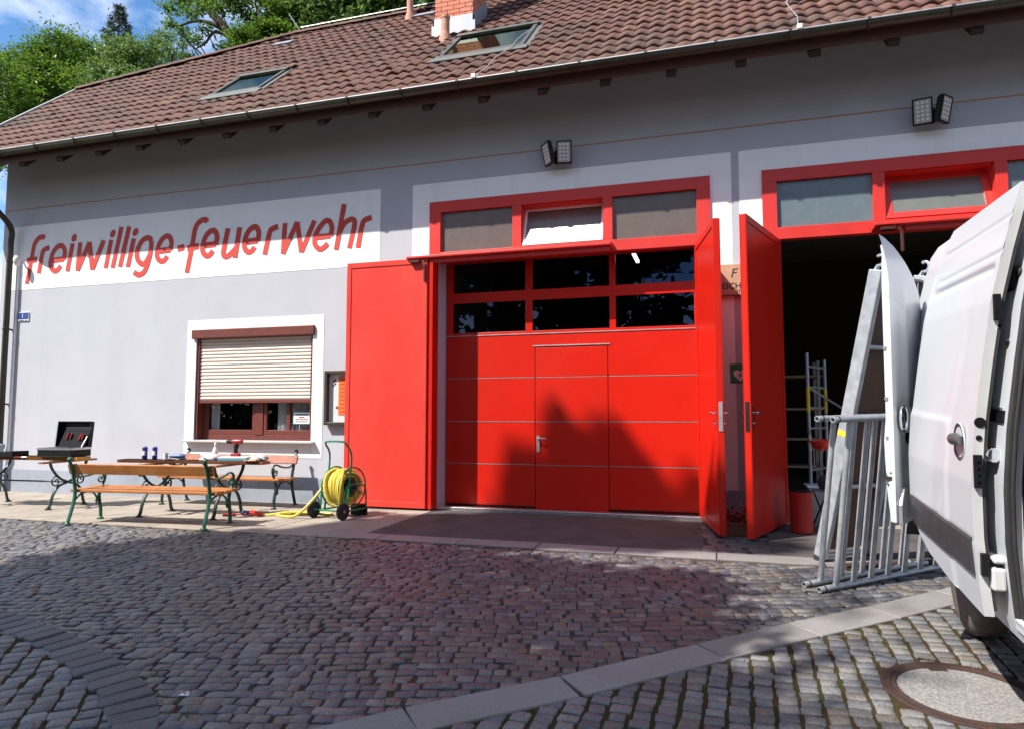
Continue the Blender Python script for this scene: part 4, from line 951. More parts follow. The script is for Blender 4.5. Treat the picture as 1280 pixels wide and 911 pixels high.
m = MB(); m.prism([(-.05, 0), (.42, 0), (.42, .085), (.08, .075)], lambda a, b: (a, -.14, b), lambda a, b: (a, .14, b)); m.build('tray', 'black_plastic', t, bevel=.006)
m = MB(); m.bx(-.42, .0, -.16, .12, 0, .035); m.bx(-.40, -.02, -.15, .11, .036, .055); m.build('paper_stack', 'paper', t, bevel=.004)
m = MB(); m.tube([(-.08, -.12, .066), (.04, -.10, .075)], .018, 8); m.build('blue_roll', 'tool_blue', t)
t = thing('pliers', 'small red handled pliers lying before the open tool case', 'pliers', (-9.98, -1.86, ZTB + .008), (0, 0, R(20)))
m = MB(); m.tube([(-.10, .03, 0), (-.03, .006, 0), (.0, 0, 0)], .009, 6); m.tube([(-.10, -.03, 0), (-.03, -.006, 0), (0, 0, 0)], .009, 6); m.build('grip', 'tool_red', t)
m = MB(); m.tube([(0, 0, 0), (.03, .004, 0), (.07, 0, 0)], [.012, .012, .005], 6); m.build('jaw', 'alu', t)

def can(lab, x, y, h, r, mt):
    t = thing('spray_can', lab, 'can', (x, y, ZTB), group='cans on the middle table')
    m = MB(); m.lathe([(r * .92, 0), (r, .008), (r, h), (r * .9, h + .008)], 20); m.build('body', mt, t, smooth=True)
    m = MB(); m.lathe([(r * .88, h + .008), (r * .8, h + .02), (r * .62, h + .022), (r * .55, h + .012), (0, h + .012)], 20); m.build('lid', 'alu', t, smooth=True)
    m = MB(); m.lathe([(r * 1.012, h * .35), (r * 1.012, h * .72)], 20, None, R(200), R(330)); m.build('label', 'paper', t, smooth=True)
can('blue and silver can on the middle table, left of the pair', -7.93, -1.62, .165, .036, 'can_blue')
can('blue can with white mark on the middle table, right of the pair', -7.79, -1.58, .165, .034, 'can_blue')
t = thing('paint_cup', 'small pale cup beside the blue cans on the middle table', 'cup', (-7.62, -1.55, ZTB))
m = MB(); m.lathe([(.026, 0), (.034, .09), (.032, .09), (.025, .006), (0, .006)], 16); m.build('cup', 'paper', t, smooth=True)
m = MB(); m.tube([(.0, 0, .05), (.012, .01, .115)], .005, 6); m.build('stirrer', 'wood_plain', t)
t = thing('hand_sander', 'dark blue hand grinder lying on the middle table beside the cup', 'power tool', (-7.45, -1.50, ZTB), (0, 0, R(15)))
m = MB(); m.lathe([(0, -.13), (.022, -.12), (.028, -.05), (.036, .02), (.034, .07), (.018, .10), (0, .105)], 14, Matrix.Translation((0, 0, .045)) @ Matrix.Rotation(R(90), 4, 'Y')); m.build('body', 'tool_blue', t, smooth=True)
m = MB(); m.lathe([(.05, 0), (.05, .012), (.02, .022)], 16, Matrix.Translation((.07, 0, .002))); m.build('disc', 'black_rubber', t)
t = thing('glove', 'crumpled black and white glove on the middle table before the grinder', 'glove', (-7.37, -1.76, ZTB))
m = MB(); m.lathe([(0, 0), (.05, .003), (.055, .015), (.03, .03), (0, .032)], 12, Matrix.Diagonal((1.3, .8, 1, 1))); 
for a in (-30, -10, 10, 30): m.tube([(.03, .0, .014), (.09 * math.cos(R(a)), .09 * math.sin(R(a)), .013)], .011, 6)
m.build('palm', 'black_rubber', t, smooth=True); m = MB(); m.tube([(-.06, -.03, .02), (-.065, 0, .028), (-.06, .03, .02)], .014, 6); m.build('cuff', 'paper', t, smooth=True)
t = thing('spray_bottle', 'clear bottle with a yellow label standing at the back of the middle table', 'bottle', (-6.98, -1.30, ZTB))
m = MB(); m.lathe([(.032, 0), (.036, .01), (.036, .12), (.028, .15), (.012, .18), (.012, .205), (0, .206)], 18); m.build('bottle', 'bottle_pale', t, smooth=True)
m = MB(); m.lathe([(.0372, .05), (.0372, .095)], 18); m.build('label', 'bottle_yellow', t); m = MB(); m.lathe([(.016, .19), (.016, .225), (.006, .24), (0, .24)], 12); m.build('cap', 'paper', t)
# drill standing on its battery
t = thing('cordless_drill', 'red and black cordless drill standing on its battery on the middle table', 'drill', (-6.53, -1.42, ZTB + .055), (0, 0, R(186)))
m = MB(); m.bx(-.06, .06, -.042, .042, 0, .045); m.build('battery', 'tool_red', t, bevel=.010)
m = MB(); m.tube([(-.0, 0, .04), (.0, 0, .10), (-.018, 0, .17)], [.026, .022, .027], 10, flat=1.25, up=(1, 0, 0)); m.bx(.012, .03, -.01, .01, .12, .15); m.build('grip', 'black_plastic', t, smooth=True)
Tm = Matrix.Translation((-.10, 0, .205)) @ Matrix.Rotation(R(90), 4, 'Y')
m = MB(); m.lathe([(0, 0), (.030, .004), (.037, .03), (.038, .13), (.034, .15)], 16, Tm); m.build('motor_housing', 'tool_red', t, smooth=True)
m = MB(); m.lathe([(.033, .15), (.031, .185), (.026, .19), (.024, .23), (.012, .25), (0, .25)], 16, Tm); m.build('chuck', 'black_plastic', t, smooth=True)
m = MB(); m.lathe([(.005, .25), (.005, .33), (0, .335)], 8, Tm); m.build('bit', 'alu', t)
t = thing('drill_box', 'flat teal and white carton under the drill on the middle table', 'box', (-6.50, -1.44, ZTB), (0, 0, R(12)))
m = MB(); m.bx(-.21, .21, -.13, .13, 0, .035); m.build('carton', 'carton_teal', t, bevel=.004); m = MB(); m.bx(-.205, .205, -.125, .125, .036, .054); m.build('lid', 'paper', t, bevel=.004)
def crumple(name, lab, cat, loc, sx, sy, sz, mt, seed):
    g = np.random.default_rng(seed); b = bmesh.new(); bmesh.ops.create_icosphere(b, subdivisions=3, radius=1)
    ph = g.uniform(0, 6, (6, 3)); fr = g.uniform(2, 6, (6, 3))
    for v in b.verts:
        d = sum(math.sin(fr[i] @ np.array(v.co) + ph[i][0]) for i in range(6)) * .07; v.co *= 1 + d; v.co.z = max(v.co.z, -.35)
        v.co = Vector((v.co.x * sx, v.co.y * sy, (v.co.z + .35) * sz))
    me = bpy.data.meshes.new(name); b.to_mesh(me); b.free(); me.materials.append(MATS[mt]); o = bpy.data.objects.new(name, me); COL.objects.link(o); o.location = loc; return tag(o, lab, cat)
crumple('plastic_bag', 'crumpled whitish pink bag heaped between bottle and drill', 'bag', (-6.90, -1.50, ZTB), .15, .11, .07, 'cloth_pink', 1)
crumple('cleaning_rag', 'crumpled grey brown rag at the right end of the middle table', 'rag', (-6.18, -1.38, ZTB), .14, .10, .06, 'sill_stone', 2)
t = thing('work_glove', 'tan work glove lying at the right end of the middle table', 'glove', (-6.12, -1.60, ZTB), (0, 0, R(200)))
m = MB(); m.lathe([(0, 0), (.045, .003), (.05, .015), (.03, .028), (0, .03)], 12, Matrix.Diagonal((1.4, .9, 1, 1)));
for a in (-28, -9, 9, 28): m.tube([(.03, 0, .014), (.105 * math.cos(R(a)), .105 * math.sin(R(a)), .012)], .011, 6)
m.build('palm', 'plank_wood', t, smooth=True); m = MB(); m.tube([(-.06, -.035, .018), (-.068, 0, .026), (-.06, .035, .018)], .014, 6); m.build('cuff', 'yellow_tape', t, smooth=True)
t = thing('padlock', 'small black lock hanging on a cord below the left end of the middle table', 'lock', (-7.98, -1.63, .735))
m = MB(); m.tube([(0, 0, -.0), (-.01, 0, -.06), (.0, 0, -.115)], .004, 6); m.tube([(0, 0, -.13), (-.06, .01, -.12), (-.11, .0, -.12)], .004, 6); m.build('cord', 'zinc', t)
m = MB(); m.bx(-.03, .03, -.02, .02, -.21, -.11); m.build('body', 'black_plastic', t, bevel=.012)

# ------------------------------------------------------------------ hose reel cart
HB = (-5.03, -1.02, 0); rz = R(-12)
t = thing('hose_reel', 'green hose reel cart wound with yellow hose before the red leaf', 'hose reel', HB, (0, 0, rz))
aw = .20
m = MB()
m.tube(smooth_pts([(-aw, -.16, .10), (-aw, -.10, .55), (-aw, -.08, .86), (-aw + .01, -.17, 1.0), (-aw + .06, -.19, 1.04), (aw - .06, -.19, 1.04), (aw - .01, -.17, 1.0), (aw, -.08, .86), (aw, -.10, .55), (aw, -.16, .10)], 5), .014, 8)
m.build('handle', 'tube_green', t, smooth=True)
m = MB()
for x in (-aw - .02, aw + .02):
    m.tube(smooth_pts([(x, -.27, .09), (x, -.20, .10), (x, .22, .10)], 4), .013, 8)
    m.tube(smooth_pts([(x, -.22, .10), (x, -.20, .38), (x, -.15, .44), (x, .02, .445), (x, .14, .43), (x, .20, .37), (x, .22, .10)], 4), .013, 8)
m.tube([(-aw - .02, -.22, .10), (aw + .02, -.22, .10)], .012, 8); m.tube([(-aw - .02, .22, .10), (aw + .02, .22, .10)], .012, 8)
m.build('cart_frame', 'tube_green', t, smooth=True)
AX = Matrix.Translation((0, 0, .41)) @ Matrix.Rotation(R(90), 4, 'Y')
for s in (-1, 1):
    m = MB(); m.tube([(s * .155, .27 * math.cos(a), .41 + .27 * math.sin(a)) for a in np.linspace(0, 2 * math.pi, 36, False)], .012, 8, closed=True)
    for k in range(4): a = k * math.pi / 4 + .3; m.tube([(s * .155, -.26 * math.cos(a), .41 - .26 * math.sin(a)), (s * .155, .26 * math.cos(a), .41 + .26 * math.sin(a))], .005, 6)
    m.build('reel_flange', 'tube_green', t, smooth=True)
m = MB(); m.lathe([(0, -.16), (.10, -.16), (.10, .16), (0, .16)], 20, AX); m.lathe([(0, .16), (.085, .165), (.075, .18), (.03, .19), (.02, .24), (0, .24)], 16, AX); m.build('drum', 'iron_dark', t)
m = MB(); P = []
for lay, (rad, nt_) in enumerate(((.155, 7), (.195, 7), (.232, 6))):
    N_ = nt_ * 22
    for i in range(N_):
        a = 2 * math.pi * i / 22; xx = (-.135 + .27 * i / N_) * (1 if lay % 2 == 0 else -1); rr = rad + .006 * math.sin(i * .37) + (.008 * math.sin(a * 3 + lay))
        P.append((xx + .004 * math.sin(i * .9), rr * math.cos(a), .41 + rr * math.sin(a)))
m.tube(P, .0185, 7, up=(1, 0, 0)); m.build('hose', 'hose_yellow', t, smooth=True)
m = MB(); m.tube([(.20, 0, .41), (.26, 0, .41), (.26, .05, .36)], .012, 8); m.tube([(-.21, .0, .41), (.21, 0, .41)], .015, 8); m.build('crank', 'alu', t)
for s in (-1, 1):
    Tw = Matrix.Translation((s * (aw + .065), -.30, .115)) @ Matrix.Rotation(R(90), 4, 'Y')
    m = MB(); m.lathe([(.060, -.022), (.100, -.026), (.113, -.015), (.115, 0), (.113, .015), (.100, .026), (.060, .022)], 26, Tw); wh = m.build('wheel', 'black_rubber', t, smooth=True)
    m = MB(); m.lathe([(0, -.018), (.06, -.016), (.06, .016), (0, .018)], 16, Tw); m.lathe([(0, -.03), (.02, -.03), (.02, .03), (0, .03)], 10, Tw); m.build('rim', 'zinc', wh)
m = MB(); m.tube([(-aw - .05, -.30, .115), (aw + .05, -.30, .115)], .010, 8); m.tube([(-aw - .02, -.25, .10), (-aw - .02, -.30, .115)], .011, 8); m.tube([(aw + .02, -.25, .10), (aw + .02, -.30, .115)], .011, 8); m.build('axle', 'tube_green', t)
m = MB()
for x in (-aw - .02, aw + .02): m.bx(x - .018, x + .018, .19, .235, .0, .11)
m.bx(.02, .20, .12, .235, .012, .16); each(m, 'foot', 'black_plastic', t, bevel=.008)
Tz = Matrix.Translation(HB) @ Matrix.Rotation(rz, 4, 'Z')
a0 = Tz @ Vector((-.15, -.20, .50))
m = MB(); P = smooth_pts([a0, Tz @ Vector((-.19, -.245, .38)), (-5.38, -1.40, .16), (-5.55, -1.42, .035), (-5.75, -1.38, .020), (-5.90, -1.30, .019), (-5.80, -1.18, .019), (-5.45, -1.0, .019), (-5.25, -.98, .02), (-5.22, -1.10, .020), (-5.45, -1.20, .055), (-5.75, -1.24, .056), (-6.0, -1.32, .02), (-6.12, -1.36, .019)], 7)
m.tube(P, .0185, 8); lo_ = smooth_pts([Tz @ Vector(q) for q in ((.10, -.12, .655), (.165, -.20, .60), (.185, -.262, .45), (.17, -.255, .30), (.10, -.20, .20))], 5); m.tube(lo_, .0185, 8); lo_ = smooth_pts([Tz @ Vector(q) for q in ((-.08, -.10, .66), (-.12, -.22, .58), (-.10, -.275, .42), (-.04, -.25, .22), (.03, -.18, .155))], 5); m.tube(lo_, .0185, 8); LO = each(m, 'loose_hose', 'hose_yellow', None, smooth=True); lo = LO[0]
for q in LO: q.parent = t; q.matrix_parent_inverse = (Matrix.Translation(HB) @ Matrix.Rotation(rz, 4, 'Z')).inverted()
m = MB(); m.tube([(-6.10, -1.355, .03), (-6.20, -1.39, .035)], .026, 10); m.tube([(-6.20, -1.39, .045), (-6.27, -1.41, .055)], [.034, .03], 10); nz = m.build('hose_coupling', 'helmet_red', None); nz.parent = t; nz.matrix_parent_inverse = lo.matrix_parent_inverse.copy()
t = thing('spray_nozzle', 'blue spray nozzle lying on the pavement at the hose end', 'nozzle', (-6.28, -1.34, .03), (0, 0, R(205)))
m = MB(); m.lathe([(.022, -.02), (.03, .0), (.028, .08), (.036, .11), (.036, .14), (0, .14)], 14, Matrix.Translation((0, 0, .012)) @ Matrix.Rotation(R(90), 4, 'Y')); m.build('barrel', 'tool_blue', t, smooth=True)
m = MB(); m.tube(smooth_pts([(.02, 0, .02), (-.03, .05, .03), (-.06, .10, .0)], 4), .018, 8); m.build('grip', 'tool_blue', t, smooth=True); m = MB(); m.tube([(.03, 0, .04), (-.01, .06, .05)], .006, 6); m.build('trigger', 'tool_red', t)
t = thing('hand_brush', 'red handled hand brush lying on the pavement left of the nozzle', 'brush', (-6.50, -1.50, .0), (0, 0, R(15)))
m = MB(); m.bx(-.12, .05, -.025, .025, .02, .045); m.tube([(.05, 0, .033), (.20, 0, .04)], .013, 8); m.build('handle', 'tool_red', t, bevel=.006); m = MB(); m.bx(-.12, .05, -.022, .022, .0, .02); m.build('bristles', 'black_rubber', t)

# ------------------------------------------------------------------ by the open gate
t = thing('waste_bin', 'red round metal bin standing at the open gate behind the red leaf', 'bin', (.955, -.62, 0))
m = MB(); m.lathe([(.115, 0), (.13, .01), (.13, .46), (.135, .47), (.135, .485), (.122, .485), (.122, .05), (0, .05)], 26); m.build('body', 'bin_red', t, smooth=True)
m = MB(); m.lathe([(.128, .487), (.128, .498), (.06, .505), (0, .505)], 26); m.build('lid', 'black_plastic', t, smooth=True)
t = thing('flower_pot', 'clay trough of dark red flowers between the two open leaves', 'flower pot', (.20, -1.02, 0))
m = MB(); m.prism([(-.075, 0), (.075, 0), (.095, .13), (.105, .13), (.105, .15), (-.105, .15), (-.105, .13), (-.095, .13)], lambda a, b: (-.20, a, b), lambda a, b: (.20, a, b)); m.build('trough', 'pot_clay', t, bevel=.008)
g = np.random.default_rng(4); V = []; F = []
for i in range(420):
    c = np.array([g.uniform(-.2, .2), g.uniform(-.10, .10), .15 + abs(g.normal(0, .075))]); d = g.normal(0, 1, 3); d /= np.linalg.norm(d); e = np.cross(d, g.normal(0, 1, 3)); e /= np.linalg.norm(e); s = g.uniform(.015, .032)
    o = len(V); V += [c - d * s, c + e * s * .6, c + d * s, c - e * s * .6]; F.append((o, o + 1, o + 2, o + 3))
npmesh('blossom', np.array(V), np.array(F), 'petal_red', t)
# scaffold ladder frame inside the bay
def rot_to(a, b): return None
t = thing('ladder_frame', 'tall aluminium ladder frame with a yellow band standing inside the dark bay', 'scaffold frame', (1.24, .8, 0))
pA = Vector((0, 0, 0)); pB = Vector((.30, .55, 0))
for p, h in ((pA, 2.28), (pB, 2.22)):
    m = MB(); m.tube([p + Vector((0, 0, .06)), p + Vector((0, 0, h))], .024, 10); st_ = m.build('upright', 'alu_worn', t, smooth=True)
    m = MB(); m.lathe([(.045, 0), (.045, .02), (.02, .05), (.02, .10)], 10, Matrix.Translation(p)); m.build('foot', 'black_rubber', st_, smooth=True)
    m = MB(); m.tube([p + Vector((0, 0, 1.45)), p + Vector((0, 0, 1.80))], .0255, 10); m.build('yellow_band', 'yellow_tape', st_)
for k in range(7): m = MB(); z = .35 + k * .29; m.tube([pA + Vector((0, 0, z)), pB + Vector((0, 0, z))], .016, 8); m.build('rung', 'alu_worn', t, smooth=True)
m = MB(); m.tube([pA + Vector((0, 0, 1.8)), Vector((.75, 1.15, 1.42))], .016, 8); m.build('brace', 'alu_worn', t)
t = thing('camp_stool', 'dark folding stool with thin black legs standing in the open bay', 'stool', (1.42, -.05, 0), (0, 0, R(20)))
m = MB()
for x in (-.2, .2):
    for s in (-1, 1): m.tube([(x, -s * .19, 0), (x, s * .17, .44)], .011, 6)
m.build('legs', 'black_plastic', t); m = MB(); m.bx(-.22, .22, -.18, .18, .44, .465); m.build('seat', 'can_grey', t, bevel=.006)
o = crumple('tool_bag', 'dark blue grey bag lying on the camp stool in the bay', 'bag', (1.42, -.05, .466), .19, .15, .17, 'bag_blue', 5)
t = thing('step_stool', 'pale low box standing on the floor under the stool in the bay', 'box', (1.50, .75, 0))
m = MB(); m.bx(-.32, .32, -.2, .2, .0, .42); m.build('body', 'can_grey', t, bevel=.01); m = MB(); m.bx(-.34, .34, -.22, .22, .42, .445); m.build('lid', 'white_metal', t, bevel=.006)
t = thing('helmet', 'red safety helmet hanging upside down on the ladder frame by its strap', 'helmet', (1.33, .42, .93))
m = MB(); m.lathe([(0, -.0), (.05, .006), (.095, .035), (.122, .085), (.128, .135), (.124, .135), (.115, .085), (.09, .042), (0, .012)], 24, Matrix.Diagonal((1.0, 1.2, 1, 1))); m.build('shell', 'helmet_red', t, smooth=True)
m = MB(); m.tube([(.155 * math.cos(a), .175 * math.sin(a), .135 + .012 * math.cos(a)) for a in np.linspace(0, 2 * math.pi, 28, False)], .008, 6, closed=True); m.build('brim', 'helmet_red', t, smooth=True)
m = MB(); m.tube([(-.10, -.06, .13), (-.09, -.03, -.02), (-.085, -.02, -.22)], .008, 6); m.tube([(.02, -.12, .13), (.0, -.10, -.1)], .006, 6); m.tube([(-.09, .1, .14), (-.09, .38, .30)], .007, 6); m.build('strap', 'plank_wood', t)

# guard frames leaning together before the van
FD = Vector((.745, .667, 0)); LN = Vector((.667, -.745, 0))          # along the frame / towards the van
def guard(lab, base, lean, H_, L_, rungs):
    z0 = gz(base[1]) + .026
    t = thing('guard_frame', lab, 'scaffold frame', (base[0], base[1], z0), group='aluminium guard frames leaning by the van')
    up = (Vector((0, 0, 1)) * math.cos(lean) + LN * math.sin(lean))
    yg = lambda p: p
    def pt(u, v):
        q = FD * u + up * v; q.z += SLOPE * max(0, min(FD.y * u, -2.45 - base[1] if base[1] < -2.45 else 0)); return q
    for v, ov in ((0, .09), (H_, .10)):
        m = MB(); a = pt(-ov, v); b = pt(L_ + ov * .5, v); m.tube([a, b], .0255, 12, cap=False)
        d = (b - a).normalized()
        for e, s in ((a, -1), (b, 1)):
            m.tube([e + d * s * .002, e - d * s * .05], .0185, 12, cap=False); 
            # ring closing the tube wall
            n1 = d.cross(Vector((0, 0, 1))).normalized(); n2 = n1.cross(d); k = 12
            m.add([e + (n1 * math.cos(2 * math.pi * i / k) + n2 * math.sin(2 * math.pi * i / k)) * rr for rr in (.0255, .0185) for i in range(k)], [(i, (i + 1) % k, k + (i + 1) % k, k + i) for i in range(k)])
        m.build('rail', 'alu_worn', t, smooth=True)
        m = MB(); m.tube([a + d * .05, a + d * .062], .0285, 12); m.build('collar', 'black_rubber', t)
    for i in range(rungs):
        u = .10 + (L_ - .16) * i / (rungs - 1)
        m = MB(); m.tube([pt(u, .02), pt(u + .0, H_ - .02)], .0235, 10); m.build('rung', 'alu_worn', t, smooth=True)
    return t
guard('aluminium guard frame leaning outermost, nearest the yard', (.84, -3.36), R(8), 1.40, 1.45, 7)
guard('aluminium guard frame leaning second, behind the outermost one', (.74, -3.23), R(8), 1.40, 1.45, 6)
t = thing('rusty_pole', 'rusty red brown pole lying on the ground behind the guard frames', 'pole', (1.1, -2.62, 0.0))
m = MB(); m.tube([(0, 0, .03), (1.15, .60, .03)], .026, 10); m.build('tube', 'rust', t, smooth=True); m = MB(); m.tube([(.55, .29, .03), (.59, .31, .03)], .034, 10); m.build('coupler', 'alu_worn', t)
# platform deck leaning upright
db = Vector((.93, -2.30, 0)); lean = R(15)
t = thing('scaffold_deck', 'long scaffold deck with brown plywood and claw ends leaning upright', 'scaffold deck', (db.x, db.y, .0))
up = Vector((0, 0, 1)) * math.cos(lean) + LN * math.sin(lean); nrm = FD.cross(up).normalized()
DT = Matrix((FD, nrm, up)).transposed().to_4x4()
Ld, Wd = 2.80, .62
for u in (0, Wd):
    m = MB(); m.bx(u - .028, u + .028, -.065, .065, .04, Ld, DT); m.build('side_beam', 'alu_worn', t, bevel=.008)
m = MB(); m.bx(.03, Wd - .03, -.030, -.012, .10, Ld - .06, DT); m.build('plywood', mat('plywood_brown', (.10, .045, .025), .7, var=.2, vscale=6), t)
m = MB()
for v in (.06, .75, 1.45, 2.1, Ld - .05): m.tube([DT @ Vector((.028, .02, v)), DT @ Vector((Wd - .028, .02, v))], .024, 10)
each(m, 'cross_tube', 'alu_worn', t, smooth=True)
for u in (0, Wd):
    for v, s in ((Ld, 1), (.04, -1)):
        m = MB(); P = [DT @ Vector((u, -.02 + .045 * math.cos(a) + .03, v + s * (.085 + .045 * math.sin(a)))) for a in np.linspace(R(-100), R(130), 10)]
        if s > 0: m.tube([DT @ Vector((u, -.01, v - .01)), *P], [.026] + [.016] * 10, 8)
        else: m.bx(u - .03, u + .03, -.058, .058, .0, .045, DT)
        m.build('claw', 'alu' if s > 0 else 'black_rubber', t, smooth=s > 0)
for v in (1.25,): m = MB(); m.bx(-.031, .031, -.058, .058, v, v + .05, DT); m.build('yellow_band', 'yellow_tape', t)

# ------------------------------------------------------------------ the van (local: x into the van, y to its rear, z up from the sloping yard)
VX, VY = 1.13, -5.93
VAN = thing('delivery_van', 'white van with its sliding door and rear door open at the right edge', 'van', (VX, VY, gz(VY)), (math.atan(SLOPE), 0, R(-3)))
_pz = [.50, .68, .85, 1.02, 1.27, 1.53, 1.8, 2.09, 2.32, 2.50, 2.62, 2.72]
_px = [.05, .005, -.012, -.025, -.026, -.006, .03, .074, .126, .173, .206, .245]
def prof(z): return float(np.interp(z, _pz, _px))
def zb(y): return float(np.interp(y, [0, .5, .95, 1.15, 1.25, 1.3], [.675, .69, .735, .80, .87, .96]))
def zt(y): return float(np.interp(y, [0, 1.10, 1.18, 1.24, 1.28, 1.3], [2.62, 2.62, 2.55, 2.44, 2.33, 2.22]))
def door_x(y, z):
    x = prof(z)
    x += .007 * math.exp(-((z - 2.315) / .009) ** 2) + .006 * math.exp(-((z - 2.475) / .008) ** 2)
    if .07 < y < 1.29: x += .014 * (1 / (1 + math.exp(-(z - 2.235) / .004))) * (1 / (1 + math.exp((z - 2.265) / .004)))
    if y > .42: x -= .008 / (1 + math.exp((z - 1.535) / .006))
    c = .30 + .28 * ((2.05 - z) / .9) ** 2 if z < 2.05 else .30
    if z < 2.2: x += .005 * math.exp(-((y - c) / .06) ** 2) * min(1, (2.2 - z) * 4) * (1 if z > .95 else 0)
    if z < 1.03: x += .004 * math.exp(-((z - 1.01) / .01) ** 2)
    return x
ny, nz = 44, 190
V = []
for i in range(ny + 1):
    y = 1.3 * i / ny
    for k in range(nz + 1): z = zb(y) + (zt(y) - zb(y)) * k / nz; V.append((door_x(y, z), y, z))
F = [(i * (nz + 1) + k, (i + 1) * (nz + 1) + k, (i + 1) * (nz + 1) + k + 1, i * (nz + 1) + k + 1) for i in range(ny) for k in range(nz)]
SD = npmesh('sliding_door', np.array(V), np.array(F), 'van_white', VAN, smooth=True)
SD['label'] = 'white sliding door standing open with dark lower trim'
m = MB()
# returned edges and inner skin
bd = [(0, z) for z in np.linspace(zb(0), zt(0), 40)] + [(y, zt(y)) for y in np.linspace(.03, 1.3, 30)] + [(1.3, z) for z in np.linspace(zt(1.3), zb(1.3), 24)][1:] + [(y, zb(y)) for y in np.linspace(1.27, .0, 30)][:-1]
nb = len(bd); v1 = [(door_x(y, z) + .0, y, z) for y, z in bd]; v2 = [(prof(z) + .042, y * .99 + .004, z) for y, z in bd]
m.add(v1 + v2, [(i, (i + 1) % nb, nb + (i + 1) % nb, nb + i) for i in range(nb)])
ks = np.linspace(.72, 2.56, 24)
m.add([(prof(z) + .042, y, z) for z in ks for y in (.01, min(1.28, 1.28 if z < 2.2 else 1.2))], [(2 * i, 2 * i + 1, 2 * i + 3, 2 * i + 2) for i in range(23)])
m.build('door_edge', 'van_inner', SD)
m = MB()
for k in range(30):
    z0 = .70 + (2.58 - .70) * k / 30; z1 = .70 + (2.58 - .70) * (k + 1) / 30
    m.add([(prof(z0) + .043, .006, z0), (prof(z0) + .056, .006, z0), (prof(z1) + .056, .006, z1), (prof(z1) + .043, .006, z1), (prof(z0) + .043, .03, z0), (prof(z0) + .056, .03, z0), (prof(z1) + .056, .03, z1), (prof(z1) + .043, .03, z1)], [(0, 1, 2, 3), (0, 3, 7, 4), (1, 5, 6, 2), (7, 6, 5, 4)])
m.build('door_seal', 'black_rubber', SD)
# grey lower trim
m = MB(); cols_ = np.linspace(.035, 1.285, 26); rows_ = [.845, .855, .90, .96, 1.01, 1.02]
def trx(y, z): return door_x(y, z) - (.014 if .85 < z < 1.015 else .001)
zl = lambda y, z: max(z, zb(y) + .012)
vv = [(trx(y, z), y, zl(y, z) if z < .99 else z) for y in cols_ for z in rows_]
k = len(rows_); m.add(vv, [(i * k + j, (i + 1) * k + j, (i + 1) * k + j + 1, i * k + j + 1) for i in range(len(cols_) - 1) for j in range(k - 1)])
for i in (0, len(cols_) - 1): m.add([vv[i * k + j] for j in range(k)] + [(vv[i * k][0] + .012, vv[i * k][1], vv[i * k][2])], [tuple(range(k + 1))])
m.build('lower_trim', 'van_trim', SD)
# round recessed handle
hx, hy, hz = door_x(.20, 1.44), .205, 1.44
Th = Matrix.Translation((hx - .004, hy, hz)) @ Matrix.Rotation(R(-90), 4, 'Y')
m = MB(); m.lathe([(.092, -.002), (.088, .005), (.080, .004), (.060, -.004), (0, -.006)], 28, Th); m.build('handle_cup', 'van_trim', SD, smooth=True)
m = MB(); m.lathe([(.093, -.002), (.0935, .003), (.090, .004), (.087, .001)], 28, Th); m.build('handle_ring', 'van_white', SD, smooth=True)
m = MB(); m.tube([(hx - .016, hy - .075, hz + .012), (hx - .026, hy - .02, hz + .016), (hx - .026, hy + .03, hz + .012), (hx - .014, hy + .08, hz - .002)], [.018, .024, .024, .018], 10, flat=1.2, up=(0, 0, 1)); m.build('handle', 'handle_grey', SD, smooth=True)
m = MB()
for z, r in ((1.545, .024), (1.475, .013)):
    m.lathe([(0, 0), (r, 0), (r, .004), (0, .004)], 14, Matrix.Translation((prof(z) + .020, .002, z)) @ Matrix.Rotation(R(90), 4, 'X'))
m.bx(prof(1.3) + .006, prof(1.3) + .04, -.020, -.001, 1.25, 1.40); m.bx(prof(2.05) + .012, prof(2.05) + .042, -.018, -.001, 2.00, 2.12); m.bx(prof(.9) + .012, prof(.9) + .042, -.03, -.001, .86, .96)
each(m, 'latch', 'black_plastic', SD, bevel=.003)
m = MB()
for k in range(4): m.bx(prof(1.3) + .018, prof(1.3) + .028, -.024, -.0205, 1.275 + k * .03, 1.285 + k * .03)
m.lathe([(0, 0), (.008, 0), (.008, .006), (0, .006)], 10, Matrix.Translation((prof(2.0) + .036, -.019, 1.975)) @ Matrix.Rotation(R(90), 4, 'X'))
each(m, 'pin', 'chrome', SD)

# body shell
BO = .10; HW = 1.00                           # body side behind the sliding door; half width
CX = BO - .02 + HW
lev = [.60, .68, .85, 1.02, 1.27, 1.45, 1.60, 1.8, 2.09, 2.32, 2.50, 2.62, 2.70]
def bxl(z): return prof(z) + BO + (.0 if z < 2.65 else .02)
m = MB()
def side(y0, y1, z0, z1, mirror=False, n=1):
    zs = [z0] + [z for z in lev if z0 < z < z1] + [z1]
    vs = [((2 * CX - bxl(z)) if mirror else bxl(z), y, z) for y in (y0, y1) for z in zs]; k = len(zs)
    m.add(vs, [(j, k + j, k + j + 1, j + 1) for j in range(k - 1)])
AY0, AY1 = -1.26, -.07                             # door aperture
WY = 1.86
# rear quarter with a wheel arch
arch = lambda y: .36 + math.sqrt(max(0, .43 ** 2 - (y - WY) ** 2)) if abs(y - WY) < .43 else .0
yy = list(np.linspace(AY1, 1.2, 8)) + list(np.linspace(1.23, 2.14, 20))
for a, b in zip(yy, yy[1:]): side(a, b, max(.60, arch((a + b) / 2)), 2.70)
side(AY0, AY1, 2.54, 2.70); side(AY0, AY1, .60, .69); side(-1.44, AY0, .60, 2.70)
side(-1.44, 2.14, .60, 2.70, True)
